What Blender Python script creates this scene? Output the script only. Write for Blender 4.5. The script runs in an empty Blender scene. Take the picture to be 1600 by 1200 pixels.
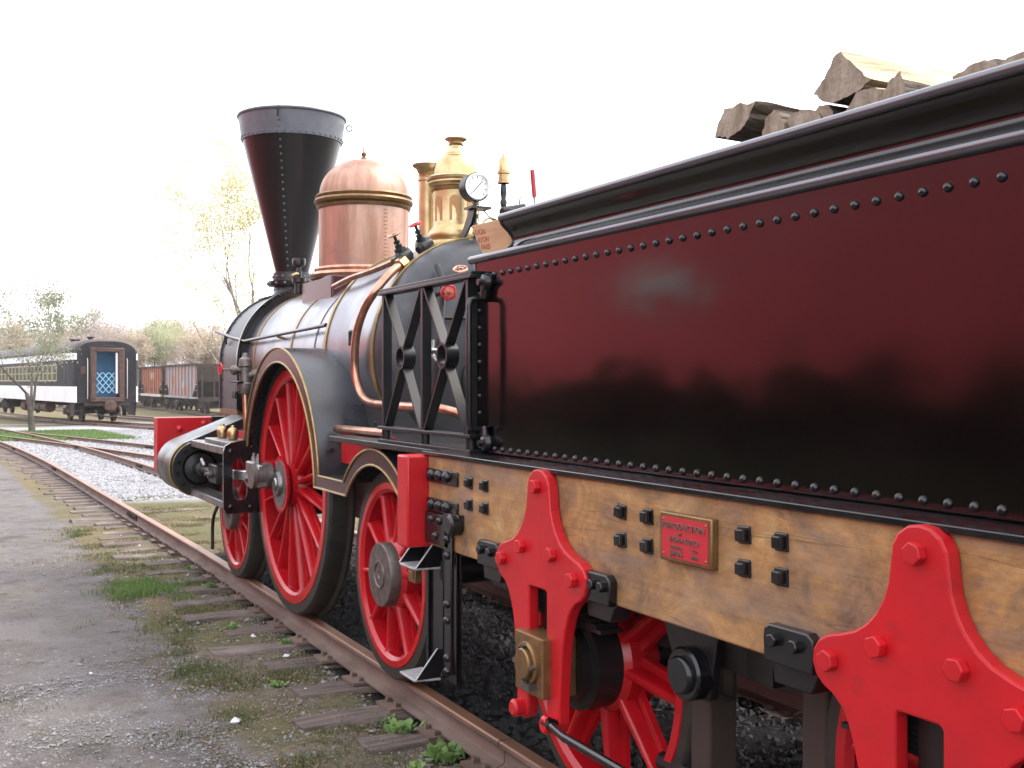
import bpy, bmesh, math, random
import numpy as np
from mathutils import Vector, Matrix, noise
random.seed(7); RNG = np.random.default_rng(7)
PI = math.pi; R = math.radians
C = bpy.context.scene.collection
SC = bpy.context.scene

# ------------------------------------------------------------------ camera, sky, sun, exposure
CAM_H = 1.385                       # metres above the top of the near rail (z = 0)
YAW = math.atan(900 / 1738)
cd = bpy.data.cameras.new('camera'); cam = bpy.data.objects.new('camera', cd); C.objects.link(cam)
cam.location = (0, 0, CAM_H); cam.rotation_euler = (R(90), 0, -YAW)
cd.lens = 1738 / 1600 * 36; cd.sensor_width = 36; cd.shift_y = -4 / 1600
cd.clip_start = 0.05; cd.clip_end = 3000
SC.camera = cam
SUN_EL, SUN_AZ = R(52), R(100)       # azimuth measured from +Y towards +X
w = bpy.data.worlds.new('World'); SC.world = w; w.use_nodes = True
wn = w.node_tree.nodes; wl = w.node_tree.links; wn.clear()
sky = wn.new('ShaderNodeTexSky'); sky.sky_type = 'NISHITA'; sky.sun_disc = False
sky.sun_elevation = SUN_EL; sky.sun_rotation = SUN_AZ; sky.dust_density = 4; sky.air_density = 1
b1 = wn.new('ShaderNodeBackground'); b1.inputs[1].default_value = 0.05; wl.new(sky.outputs[0], b1.inputs[0])
b2 = wn.new('ShaderNodeBackground'); b2.inputs[0].default_value = (.975, .985, 1.02, 1); b2.inputs[1].default_value = 1.15   # even bright cloud cover
ad = wn.new('ShaderNodeAddShader'); wl.new(b1.outputs[0], ad.inputs[0]); wl.new(b2.outputs[0], ad.inputs[1])
wo = wn.new('ShaderNodeOutputWorld'); wl.new(ad.outputs[0], wo.inputs[0])
sl = bpy.data.lights.new('sun', 'SUN'); sl.energy = 1.5; sl.angle = R(12); sl.color = (1, 0.95, 0.87)
so = bpy.data.objects.new('sun', sl); C.objects.link(so)
so.rotation_euler = (R(90) - SUN_EL, 0, PI - SUN_AZ)
SC.view_settings.view_transform = 'Standard'; SC.view_settings.look = 'None'
SC.view_settings.exposure = 1.1; SC.view_settings.gamma = 1; SC.view_settings.use_curve_mapping = False

# ------------------------------------------------------------------ materials
MAT = {}
ALB = .72                            # real-world albedo trim, exposed for the shade
FULL = {'car_white', 'log_split', 'gauge_white', 'steel_bright', 'tread_plate', 'boiler_paint', 'shed_red', 'shed_white', 'stone_white', 'rail_black', 'splasher_paint', 'black_gloss', 'bead_gloss', 'leaf_yellow', 'lattice_blue'}
def mat(name, col, rough=.5, metal=0., col2=None, nscale=4., stretch=(1, 1, 1), lo=.4, hi=.6, col3=None, n3=1.5, lo3=.5, hi3=.7,
        bump=0., bscale=40., bstretch=(1, 1, 1), bdist=.01, coat=0., ior=1.5, rough2=None, detail=5, trans=None, bdetail=4):
    if name not in FULL: col, col2, col3 = [c and tuple(q * ALB for q in c) for c in (col, col2, col3)]
    m = bpy.data.materials.new(name); m.use_nodes = True
    nt = m.node_tree; N = nt.nodes; L = nt.links
    bs = N['Principled BSDF']
    bs.inputs['Roughness'].default_value = rough; bs.inputs['Metallic'].default_value = metal; bs.inputs['IOR'].default_value = ior
    bs.inputs['Coat Weight'].default_value = coat; bs.inputs['Coat Roughness'].default_value = .05
    bs.inputs['Base Color'].default_value = (*col, 1)
    geo = N.new('ShaderNodeNewGeometry')
    def nz(scale, st, det):
        mp = N.new('ShaderNodeMapping'); mp.inputs['Scale'].default_value = st
        L.new(geo.outputs['Position'], mp.inputs['Vector'])
        n = N.new('ShaderNodeTexNoise'); n.inputs['Scale'].default_value = scale; n.inputs['Detail'].default_value = det; n.inputs['Roughness'].default_value = .62
        L.new(mp.outputs[0], n.inputs['Vector']); return n.outputs[0]
    def step(v, a, b):
        r = N.new('ShaderNodeMapRange'); r.inputs[1].default_value = a; r.inputs[2].default_value = b; L.new(v, r.inputs[0]); return r.outputs[0]
    out = None
    if col2:
        f = step(nz(nscale, stretch, detail), lo, hi)
        mx = N.new('ShaderNodeMix'); mx.data_type = 'RGBA'; mx.inputs[6].default_value = (*col, 1); mx.inputs[7].default_value = (*col2, 1)
        L.new(f, mx.inputs[0]); out = mx.outputs[2]
        if rough2 is not None:
            mr = N.new('ShaderNodeMapRange'); mr.inputs[3].default_value = rough; mr.inputs[4].default_value = rough2; L.new(f, mr.inputs[0]); L.new(mr.outputs[0], bs.inputs['Roughness'])
    if col3:
        f = step(nz(n3, (1.1, .9, 1.3), 4), lo3, hi3)
        mx = N.new('ShaderNodeMix'); mx.data_type = 'RGBA'; mx.inputs[7].default_value = (*col3, 1)
        if out: L.new(out, mx.inputs[6])
        else: mx.inputs[6].default_value = (*col, 1)
        L.new(f, mx.inputs[0]); out = mx.outputs[2]
    if out: L.new(out, bs.inputs['Base Color'])
    if bump:
        bp = N.new('ShaderNodeBump'); bp.inputs['Strength'].default_value = bump; bp.inputs['Distance'].default_value = bdist
        L.new(nz(bscale, bstretch, bdetail), bp.inputs['Height']); L.new(bp.outputs[0], bs.inputs['Normal'])
        if coat: L.new(bp.outputs[0], bs.inputs['Coat Normal'])
    if trans:
        tr = N.new('ShaderNodeBsdfTranslucent')
        if out: L.new(out, tr.inputs[0])
        else: tr.inputs[0].default_value = (*col, 1)
        mx = N.new('ShaderNodeMixShader'); mx.inputs[0].default_value = trans
        L.new(bs.outputs[0], mx.inputs[1]); L.new(tr.outputs[0], mx.inputs[2]); L.new(mx.outputs[0], N['Material Output'].inputs[0])
    MAT[name] = m
    return m
mat('tank_paint', (.0022, .0009, .0011), .10, ior=1.58, col2=(.004, .0014, .0018), nscale=1.3, stretch=(1, .4, 1), bump=.30, bscale=1.3, bstretch=(1, .7, 1.0), bdist=.02, rough2=.15, bdetail=3)
mat('black_gloss', (.0045, .0045, .0055), .16, ior=1.52, col2=(.008, .008, .009), nscale=6, bump=.05, bscale=9, bdist=.01, rough2=.26)
mat('bead_gloss', (.15, .15, .165), .20, .7, col2=(.12, .12, .13), nscale=3, stretch=(1, .3, 1), rough2=.26)
mat('black_satin', (.009, .009, .010), .34, col2=(.016, .015, .014), nscale=14, bump=.06, bscale=60, bdist=.003)
mat('boiler_paint', (.30, .295, .32), .28, .9, ior=1.6, col2=(.235, .225, .25), nscale=2.2, rough2=.37)
mat('backhead_paint', (.10, .10, .11), .34, .5, col2=(.075, .075, .082), nscale=5, rough2=.42)
mat('splasher_paint', (.018, .02, .026), .27, .12, ior=1.6, col2=(.028, .03, .036), nscale=4, rough2=.36)
mat('rail_black', (.008, .0085, .010), .33, ior=1.4, col2=(.013, .013, .015), nscale=12)
mat('tread_plate', (.40, .40, .41), .5, .2, col2=(.26, .26, .26), nscale=18)
mat('panel_copper', (.62, .36, .17), .6, .8)
mat('smokebox_grey', (.09, .085, .095), .40, .3, col2=(.075, .072, .078), nscale=7, bump=.05, bscale=50, bdist=.003)
mat('stack_black', (.007, .0065, .007), .30, col2=(.011, .008, .009), nscale=4, bump=.08, bscale=30, bdist=.003)
mat('stack_band', (.12, .13, .155), .4, col2=(.16, .165, .185), nscale=8)
mat('maroon', (.075, .012, .016), .22, ior=1.55, col2=(.055, .01, .013), nscale=5)
mat('red_paint', (.66, .010, .018), .30, col2=(.54, .010, .016), nscale=5, lo=.42, hi=.7, bump=.12, bscale=26, bdist=.003, rough2=.46, col3=(.40, .012, .016), n3=9, lo3=.62, hi3=.8)
mat('wheel_red', (.60, .008, .016), .24, col2=(.46, .008, .014), nscale=6, lo=.45, hi=.7, bump=.05, bscale=30, bdist=.003)
mat('copper', (.62, .39, .30), .46, 1., col2=(.46, .26, .18), nscale=3.5, stretch=(2.5, 2.5, .35), bump=.04, bscale=40, bdist=.002, col3=(.40, .28, .24), n3=4, lo3=.5, hi3=.7, rough2=.55)
mat('copper_pipe', (.78, .45, .33), .3, 1., col2=(.55, .30, .20), nscale=14)
mat('brass', (.76, .58, .33), .33, 1., col2=(.56, .40, .19), nscale=9, rough2=.38)
mat('gold_line', (.52, .38, .18), .4, .8, col2=(.40, .28, .12), nscale=20)
mat('bronze', (.36, .22, .10), .42, .75, col2=(.28, .165, .075), nscale=18, bump=.08, bscale=70, bdist=.002)
mat('steel', (.42, .41, .41), .34, 1., col2=(.28, .265, .26), nscale=16, rough2=.45)
mat('steel_bright', (.74, .75, .78), .22, 1., col2=(.6, .6, .63), nscale=8, bump=.02, bscale=10)
mat('cylinder_steel', (.13, .127, .135), .30, 1., col2=(.085, .08, .08), nscale=4, rough2=.40)
mat('hub_steel', (.26, .235, .22), .42, .8, col2=(.19, .165, .15), nscale=22, rough2=.55)
mat('tyre', (.038, .036, .032), .48, .3, col2=(.06, .053, .044), nscale=9, bump=.06, bscale=60, bdist=.002)
mat('iron_worn', (.10, .07, .055), .62, .2, col2=(.05, .042, .04), nscale=10, bump=.3, bscale=35, bdist=.004)
mat('rail_side', (.225, .155, .125), .72, .1, col2=(.15, .095, .075), nscale=7, stretch=(1, .4, 1), bump=.35, bscale=60, bdist=.003, col3=(.26, .19, .16), n3=3)
mat('rail_top', (.40, .20, .115), .46, .45, col2=(.30, .145, .085), nscale=9, stretch=(1, .25, 1), bump=.1, bscale=70, bdist=.002)
mat('tie_wood', (.23, .175, .15), .9, col2=(.085, .065, .058), nscale=16, stretch=(.18, 2.2, 1), lo=.36, hi=.66, bump=.9, bscale=30, bstretch=(.12, 2.6, 1), bdist=.02, col3=(.33, .28, .255), n3=2.2, lo3=.5, hi3=.72)
mat('gauge_white', (.78, .78, .76), .35)
mat('board_wood', (.62, .37, .19), .7, col2=(.50, .27, .125), nscale=14, stretch=(1, .2, 2), bump=.2, bscale=40, bstretch=(1, .1, 2), bdist=.003)
mat('faded_red', (.42, .04, .035), .7, col2=(.5, .15, .08), nscale=60)
mat('plaque_red', (.62, .03, .045), .4)
mat('plaque_letters', (.30, .20, .17), .5, .5)
mat('brake_wood', (.065, .042, .032), .85, col2=(.06, .042, .035), nscale=10, stretch=(2, 2, .3))
mat('leaf_litter', (.36, .24, .12), .9, col2=(.22, .14, .075), nscale=9)
mat('bark', (.22, .175, .13), .95, col2=(.08, .06, .048), nscale=18, stretch=(.3, 1.5, 1.5), bump=1., bscale=26, bstretch=(.3, 1.6, 1.6), bdist=.02)
mat('log_end', (.46, .38, .29), .9, col2=(.25, .185, .13), nscale=26, stretch=(1, 1, .35), lo=.38, hi=.66, bump=.6, bscale=60, bdist=.006)
mat('log_split', (.62, .50, .34), .9, col2=(.42, .30, .18), nscale=14, stretch=(.15, 2, 2), bump=.8, bscale=22, bstretch=(.15, 2, 2), bdist=.015)
mat('ash_dark', (.008, .008, .008), .9)
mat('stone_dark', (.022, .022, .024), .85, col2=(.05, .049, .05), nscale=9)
mat('stone_pale', (.44, .44, .46), .9, col2=(.22, .22, .24), nscale=7, col3=(.58, .57, .57), n3=15)
mat('stone_path', (.40, .39, .39), .9, col2=(.20, .19, .19), nscale=12)
mat('stone_white', (.62, .62, .64), .85)
mat('grass', (.115, .15, .05), .8, col2=(.17, .185, .07), nscale=2.2, col3=(.26, .215, .10), n3=1.1, lo3=.5, hi3=.66, trans=.3)
mat('grass_dry', (.30, .23, .12), .85, col2=(.21, .20, .08), nscale=1.8, trans=.3)
mat('grass_bright', (.19, .31, .085), .8, col2=(.16, .25, .07), nscale=2, trans=.3)
mat('weed_leaf', (.20, .36, .10), .7, col2=(.28, .42, .14), nscale=8, trans=.3)
# background
mat('car_black', (.016, .017, .024), .6, ior=1.3, col2=(.035, .033, .037), nscale=1.2, col3=(.10, .05, .032), n3=.8, lo3=.6, hi3=.75)
mat('car_roof', (.055, .045, .045), .6, col2=(.12, .07, .06), nscale=.7, lo=.42, hi=.6)
mat('car_white', (.80, .80, .81), .5, col2=(.7, .7, .71), nscale=1.5)
mat('car_blue', (.06, .27, .55), .6, col2=(.08, .36, .66), nscale=2)
mat('lattice_blue', (.30, .58, .80), .5)
mat('rust', (.15, .075, .055), .85, col2=(.085, .045, .036), nscale=4, col3=(.07, .055, .05), n3=2.4)
mat('rust_dark', (.055, .038, .03), .85, col2=(.03, .025, .024), nscale=4, col3=(.12, .06, .04), n3=2)
mat('window_glass', (.05, .055, .04), .5, col2=(.15, .145, .08), nscale=1.1, ior=1.15)
mat('cream_frame', (.62, .56, .36), .6)
mat('hopper_grey', (.42, .34, .35), .7, col2=(.52, .30, .26), nscale=.55, lo=.45, hi=.62, col3=(.52, .24, .18), n3=.33, lo3=.52, hi3=.62)
mat('hopper_orange', (.48, .17, .09), .75, col2=(.40, .22, .17), nscale=.8, col3=(.48, .16, .06), n3=.6)
mat('hopper_pale', (.40, .40, .41), .7, col2=(.29, .27, .27), nscale=.7)
mat('hopper_mark', (.66, .60, .58), .7)
mat('birch_bark', (.40, .35, .30), .9, col2=(.26, .22, .19), nscale=6)
mat('trunk_grey', (.17, .145, .125), .9, col2=(.10, .085, .075), nscale=6)
mat('twig_pink', (.56, .45, .41), .9, col2=(.46, .36, .32), nscale=.5)
mat('leaf_yellow', (.56, .51, .24), .7, col2=(.60, .57, .33), nscale=1.2, trans=.5)
mat('leaf_tan', (.70, .60, .50), .8, col2=(.74, .61, .47), nscale=.25, trans=.5)  # far foliage colours from here lightened in place of denser haze
mat('leaf_pink', (.70, .59, .56), .8, col2=(.66, .57, .52), nscale=.2, trans=.5)
mat('leaf_yellowgreen', (.60, .64, .40), .8, col2=(.66, .66, .42), nscale=.3, trans=.5)
mat('leaf_greygreen', (.36, .38, .27), .8, col2=(.46, .46, .32), nscale=.6, trans=.5)
mat('leaf_dark', (.022, .035, .016), .7, col2=(.03, .045, .02), nscale=2)
mat('shed_red', (.60, .075, .09), .7, col2=(.52, .065, .075), nscale=.6)
mat('shed_roof', (.12, .12, .13), .6)
mat('shed_white', (.50, .50, .50), .6)
mat('plinth', (.04, .04, .042), .8)

def wood_beam_mat():
    m = bpy.data.materials.new('varnished_timber'); m.use_nodes = True; MAT['varnished_timber'] = m
    N = m.node_tree.nodes; L = m.node_tree.links; bs = N['Principled BSDF']
    geo = N.new('ShaderNodeNewGeometry')
    def nz(scale, st, det=6, rough=.65, dist=0.):
        mp = N.new('ShaderNodeMapping'); mp.inputs['Scale'].default_value = st; L.new(geo.outputs['Position'], mp.inputs[0])
        n = N.new('ShaderNodeTexNoise'); n.inputs['Scale'].default_value = scale; n.inputs['Detail'].default_value = det; n.inputs['Roughness'].default_value = rough; n.inputs['Distortion'].default_value = dist
        L.new(mp.outputs[0], n.inputs[0]); return n.outputs[0]
    rp = N.new('ShaderNodeValToRGB'); e = rp.color_ramp.elements
    e[0].position = .32; e[0].color = (.14, .088, .062, 1)
    e[1].position = .70; e[1].color = (.52, .34, .155, 1)
    a = e.new(.43); a.color = (.27, .165, .09, 1)
    a = e.new(.54); a.color = (.40, .22, .085, 1)
    L.new(nz(5.5, (1, .75, 1.1), 9, .72, .8), rp.inputs[0])
    gr = N.new('ShaderNodeMapRange'); gr.inputs[1].default_value = .3; gr.inputs[2].default_value = .7; gr.inputs[3].default_value = .86; gr.inputs[4].default_value = 1.1
    L.new(nz(34, (1, .06, 2.2), 4), gr.inputs[0])
    mu = N.new('ShaderNodeMix'); mu.data_type = 'RGBA'; mu.blend_type = 'MULTIPLY'; mu.inputs[0].default_value = 1
    L.new(rp.outputs[0], mu.inputs[6]); L.new(gr.outputs[0], mu.inputs[7])
    sp_ = N.new('ShaderNodeMapRange'); sp_.inputs[1].default_value = .32; sp_.inputs[2].default_value = .68; sp_.inputs[3].default_value = .70; sp_.inputs[4].default_value = 1.22; L.new(nz(20, (1, .55, 1.2), 6, .75), sp_.inputs[0])
    m2 = N.new('ShaderNodeMix'); m2.data_type = 'RGBA'; m2.blend_type = 'MULTIPLY'; m2.inputs[0].default_value = 1; L.new(mu.outputs[2], m2.inputs[6]); L.new(sp_.outputs[0], m2.inputs[7]); mu = m2
    gm = N.new('ShaderNodeMapRange'); gm.inputs[1].default_value = .46; gm.inputs[2].default_value = .66; gm.inputs[4].default_value = .6; L.new(nz(3.4, (1, .6, 1.9), 8, .7, .6), gm.inputs[0])
    gx = N.new('ShaderNodeMix'); gx.data_type = 'RGBA'; gx.inputs[7].default_value = (.26, .20, .165, 1)
    L.new(gm.outputs[0], gx.inputs[0]); L.new(mu.outputs[2], gx.inputs[6])
    tr_ = N.new('ShaderNodeMix'); tr_.data_type = 'RGBA'; tr_.blend_type = 'MULTIPLY'; tr_.inputs[0].default_value = 1; tr_.inputs[7].default_value = (.88, .86, .82, 1); L.new(gx.outputs[2], tr_.inputs[6]); L.new(tr_.outputs[2], bs.inputs['Base Color'])
    ck = N.new('ShaderNodeMath'); ck.operation = 'SUBTRACT'; ck.inputs[1].default_value = .5; L.new(nz(2.6, (1, .10, 3.2), 3, .5), ck.inputs[0])
    ca = N.new('ShaderNodeMath'); ca.operation = 'ABSOLUTE'; L.new(ck.outputs[0], ca.inputs[0])
    cr = N.new('ShaderNodeMapRange'); cr.inputs[1].default_value = .0008; cr.inputs[2].default_value = .0028; cr.inputs[3].default_value = .62; cr.inputs[4].default_value = 1.; L.new(ca.outputs[0], cr.inputs[0])
    cm_ = N.new('ShaderNodeMix'); cm_.data_type = 'RGBA'; cm_.blend_type = 'MULTIPLY'; cm_.inputs[0].default_value = 1; L.new(tr_.outputs[2], cm_.inputs[6]); L.new(cr.outputs[0], cm_.inputs[7]); L.new(cm_.outputs[2], bs.inputs['Base Color'])
    rr = N.new('ShaderNodeMapRange'); rr.inputs[3].default_value = .32; rr.inputs[4].default_value = .62; L.new(nz(5, (1, .6, 1)), rr.inputs[0]); L.new(rr.outputs[0], bs.inputs['Roughness'])
    bp = N.new('ShaderNodeBump'); bp.inputs['Strength'].default_value = .25; bp.inputs['Distance'].default_value = .004
    L.new(nz(40, (1, .05, 2)), bp.inputs['Height']); L.new(bp.outputs[0], bs.inputs['Normal'])
wood_beam_mat()

# ------------------------------------------------------------------ mesh helpers
class MB:
    def __init__(s): s.v = []; s.f = []
    def add(s, vs, fs):
        o = len(s.v); s.v += [tuple(p) for p in vs]; s.f += [tuple(i + o for i in f) for f in fs]; return s
    def hexa(s, p):        # p[0..3] bottom loop, p[4..7] top loop
        return s.add(p, [(3, 2, 1, 0), (4, 5, 6, 7), (0, 1, 5, 4), (1, 2, 6, 5), (2, 3, 7, 6), (3, 0, 4, 7)])
    def box(s, x0, x1, y0, y1, z0, z1):
        return s.hexa([(x0, y0, z0), (x1, y0, z0), (x1, y1, z0), (x0, y1, z0), (x0, y0, z1), (x1, y0, z1), (x1, y1, z1), (x0, y1, z1)])
    def frame(s, d):
        d = Vector(d).normalized(); a = Vector((0, 0, 1)) if abs(d.z) < .9 else Vector((1, 0, 0))
        u = d.cross(a).normalized(); return d, u, u.cross(d).normalized()
    def cyl(s, p0, p1, r0, r1=None, n=16, caps=True):
        r1 = r0 if r1 is None else r1; p0 = Vector(p0); p1 = Vector(p1); d, u, w_ = s.frame(p1 - p0)
        vs = [p + (u * math.cos(2 * PI * k / n) + w_ * math.sin(2 * PI * k / n)) * r for p, r in ((p0, r0), (p1, r1)) for k in range(n)]
        fs = [(k, (k + 1) % n, n + (k + 1) % n, n + k) for k in range(n)]
        if caps: fs += [tuple(range(n - 1, -1, -1)), tuple(range(n, 2 * n))]
        return s.add(vs, fs)
    def lathe(s, prof, c, axis, n=32, cap=True):     # prof: (r, h) along axis
        d, u, w_ = s.frame(axis); c = Vector(c); vs = []; fs = []
        for r, h in prof:
            vs += [c + d * h + (u * math.cos(2 * PI * k / n) + w_ * math.sin(2 * PI * k / n)) * max(r, 1e-5) for k in range(n)]
        m = len(prof)
        for j in range(m - 1):
            fs += [(j * n + k, j * n + (k + 1) % n, (j + 1) * n + (k + 1) % n, (j + 1) * n + k) for k in range(n)]
        if cap: fs += [tuple(range(n - 1, -1, -1)), tuple(range((m - 1) * n, m * n))]
        return s.add(vs, fs)
    def ring(s, prof, c, axis, n=32):                # closed profile
        return s.lathe(list(prof) + [prof[0]], c, axis, n, cap=False)
    def prism(s, poly, axis, a0, a1):                # poly in the two other axes (X:(y,z)  Y:(x,z)  Z:(x,y))
        f = {'X': lambda p, a: (a, p[0], p[1]), 'Y': lambda p, a: (p[0], a, p[1]), 'Z': lambda p, a: (p[0], p[1], a)}[axis]
        n = len(poly); vs = [f(p, a0) for p in poly] + [f(p, a1) for p in poly]
        return s.add(vs, [tuple(range(n - 1, -1, -1)), tuple(range(n, 2 * n))] + [(k, (k + 1) % n, n + (k + 1) % n, n + k) for k in range(n)])
    def tube(s, path, r, n=10, closed=False, caps=True):
        P = [Vector(p) for p in path]; m = len(P); rs = r if isinstance(r, (list, tuple)) else [r] * m
        T = []
        for i in range(m):
            a = P[i - 1] if (i or closed) else P[0]; b = P[(i + 1) % m] if (i < m - 1 or closed) else P[-1]
            T.append((b - a).normalized())
        d, u, w_ = s.frame(T[0]); vs = []; fs = []
        for i in range(m):
            if i:
                q = T[i - 1].rotation_difference(T[i]); u = (q @ u).normalized(); w_ = T[i].cross(u).normalized(); u = w_.cross(T[i]).normalized()
            else: w_ = T[0].cross(u).normalized()
            vs += [P[i] + (u * math.cos(2 * PI * k / n) + w_ * math.sin(2 * PI * k / n)) * rs[i] for k in range(n)]
        for i in range(m if closed else m - 1):
            j = (i + 1) % m
            fs += [(i * n + k, i * n + (k + 1) % n, j * n + (k + 1) % n, j * n + k) for k in range(n)]
        if caps and not closed: fs += [tuple(range(n - 1, -1, -1)), tuple(range((m - 1) * n, m * n))]
        return s.add(vs, fs)
    def bar(s, p0, p1, wv, hv):                      # flat bar from p0 to p1, half-extent vectors wv, hv
        p0 = Vector(p0); p1 = Vector(p1); wv = Vector(wv); hv = Vector(hv)
        return s.hexa([p0 - wv - hv, p0 + wv - hv, p0 + wv + hv, p0 - wv + hv, p1 - wv - hv, p1 + wv - hv, p1 + wv + hv, p1 - wv + hv])
    def dome(s, c, d, r, h, n=10, rings=3):          # rivet head on a surface with outward direction d
        prof = [(r * math.cos(a), h * math.sin(a)) for a in [PI / 2 * k / rings for k in range(rings + 1)]]
        return s.lathe([(r, -.002)] + prof, c, d, n, cap=False)
    def mesh(s, name, material, smooth=35):
        me = bpy.data.meshes.new(name); me.from_pydata(s.v, [], s.f)
        bm = bmesh.new(); bm.from_mesh(me); bmesh.ops.recalc_face_normals(bm, faces=bm.faces); bm.to_mesh(me); bm.free()
        if smooth:
            me.polygons.foreach_set('use_smooth', [True] * len(me.polygons)); me.set_sharp_from_angle(angle=R(smooth))
        me.materials.append(MAT[material] if isinstance(material, str) else material)
        return me
    def build(s, name, material, parent=None, smooth=35, bevel=0, seg=2, loc=None):
        return link(name, s.mesh(name, material, smooth), parent, bevel, seg, loc)
WM = {}
def link(name, me, parent=None, bevel=0, seg=2, loc=None, rot=None):
    o = bpy.data.objects.new(name, me); C.objects.link(o)
    m = Matrix.Identity(4)
    if loc is not None or rot is not None:
        m = Matrix.Translation(loc or (0, 0, 0)) @ (rot.to_4x4() if rot else Matrix.Identity(4))
    o.matrix_basis = m
    if parent: o.parent = parent; o.matrix_parent_inverse = WM[parent.name].inverted()
    WM[o.name] = m
    if bevel:
        b = o.modifiers.new('bevel', 'BEVEL'); b.width = bevel; b.segments = seg; b.limit_method = 'ANGLE'; b.angle_limit = R(40); b.harden_normals = False
    return o
def thing(name, label, cat, loc=(0, 0, 0), group=None, rotz=0):
    o = bpy.data.objects.new(name, None); C.objects.link(o); o.empty_display_size = .2
    m = Matrix.Translation(loc) @ Matrix.Rotation(rotz, 4, 'Z'); o.matrix_basis = m; WM[o.name] = m
    return tag(o, label, cat, group)
def tag(o, label=None, cat=None, group=None, kind=None):
    if label: o['label'] = label
    if cat: o['category'] = cat
    if group: o['group'] = group
    if kind: o['kind'] = kind
    return o
def arc(cx, cy, r, a0, a1, n): return [(cx + r * math.cos(R(a0 + (a1 - a0) * k / n)), cy + r * math.sin(R(a0 + (a1 - a0) * k / n))) for k in range(n + 1)]
def lerp_path(pts, n=6):                             # Catmull-Rom smoothing
    P = [Vector(p) for p in pts]; P = [P[0] * 2 - P[1]] + P + [P[-1] * 2 - P[-2]]; out = []
    for i in range(1, len(P) - 2):
        a, b, c, d = P[i - 1:i + 3]
        for k in range(n):
            t = k / n; out.append(.5 * ((2 * b) + (c - a) * t + (2 * a - 5 * b + 4 * c - d) * t * t + (3 * b - a - 3 * c + d) * t ** 3))
    out.append(P[-2]); return out
EACH = {}
def each(parent, name, material, pts, d, r, h, kind='dome', bevel=0):       # one object per bolt or stud, mesh shared
    key = (name, material, r, h, kind)
    if key not in EACH:
        mb = MB()
        if kind == 'dome': mb.dome((0, 0, 0), (0, 0, 1), r, h, 12, 3)
        else: mb.cyl((0, 0, -.002), (0, 0, h), r, n=6 if kind == 'hex' else 16)
        EACH[key] = mb.mesh(name, material, 60 if kind == 'dome' else 30)
    q = Vector((0, 0, 1)).rotation_difference(Vector(d).normalized()).to_matrix()
    for p_ in pts: link(name, EACH[key], parent, bevel, 2, p_, q @ Matrix.Rotation(random.uniform(0, 1), 3, 'Z'))
def text_mesh(txt, size, depth, material):
    cu = bpy.data.curves.new('lettering', 'FONT'); cu.body = txt; cu.size = size; cu.extrude = depth; cu.align_x = 'CENTER'; cu.align_y = 'CENTER'; cu.resolution_u = 2
    to = bpy.data.objects.new('lettering', cu); C.objects.link(to)
    dg = bpy.context.evaluated_depsgraph_get(); me = bpy.data.meshes.new_from_object(to.evaluated_get(dg))
    bpy.data.objects.remove(to); me.materials.clear(); me.materials.append(MAT[material]); return me

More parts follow.
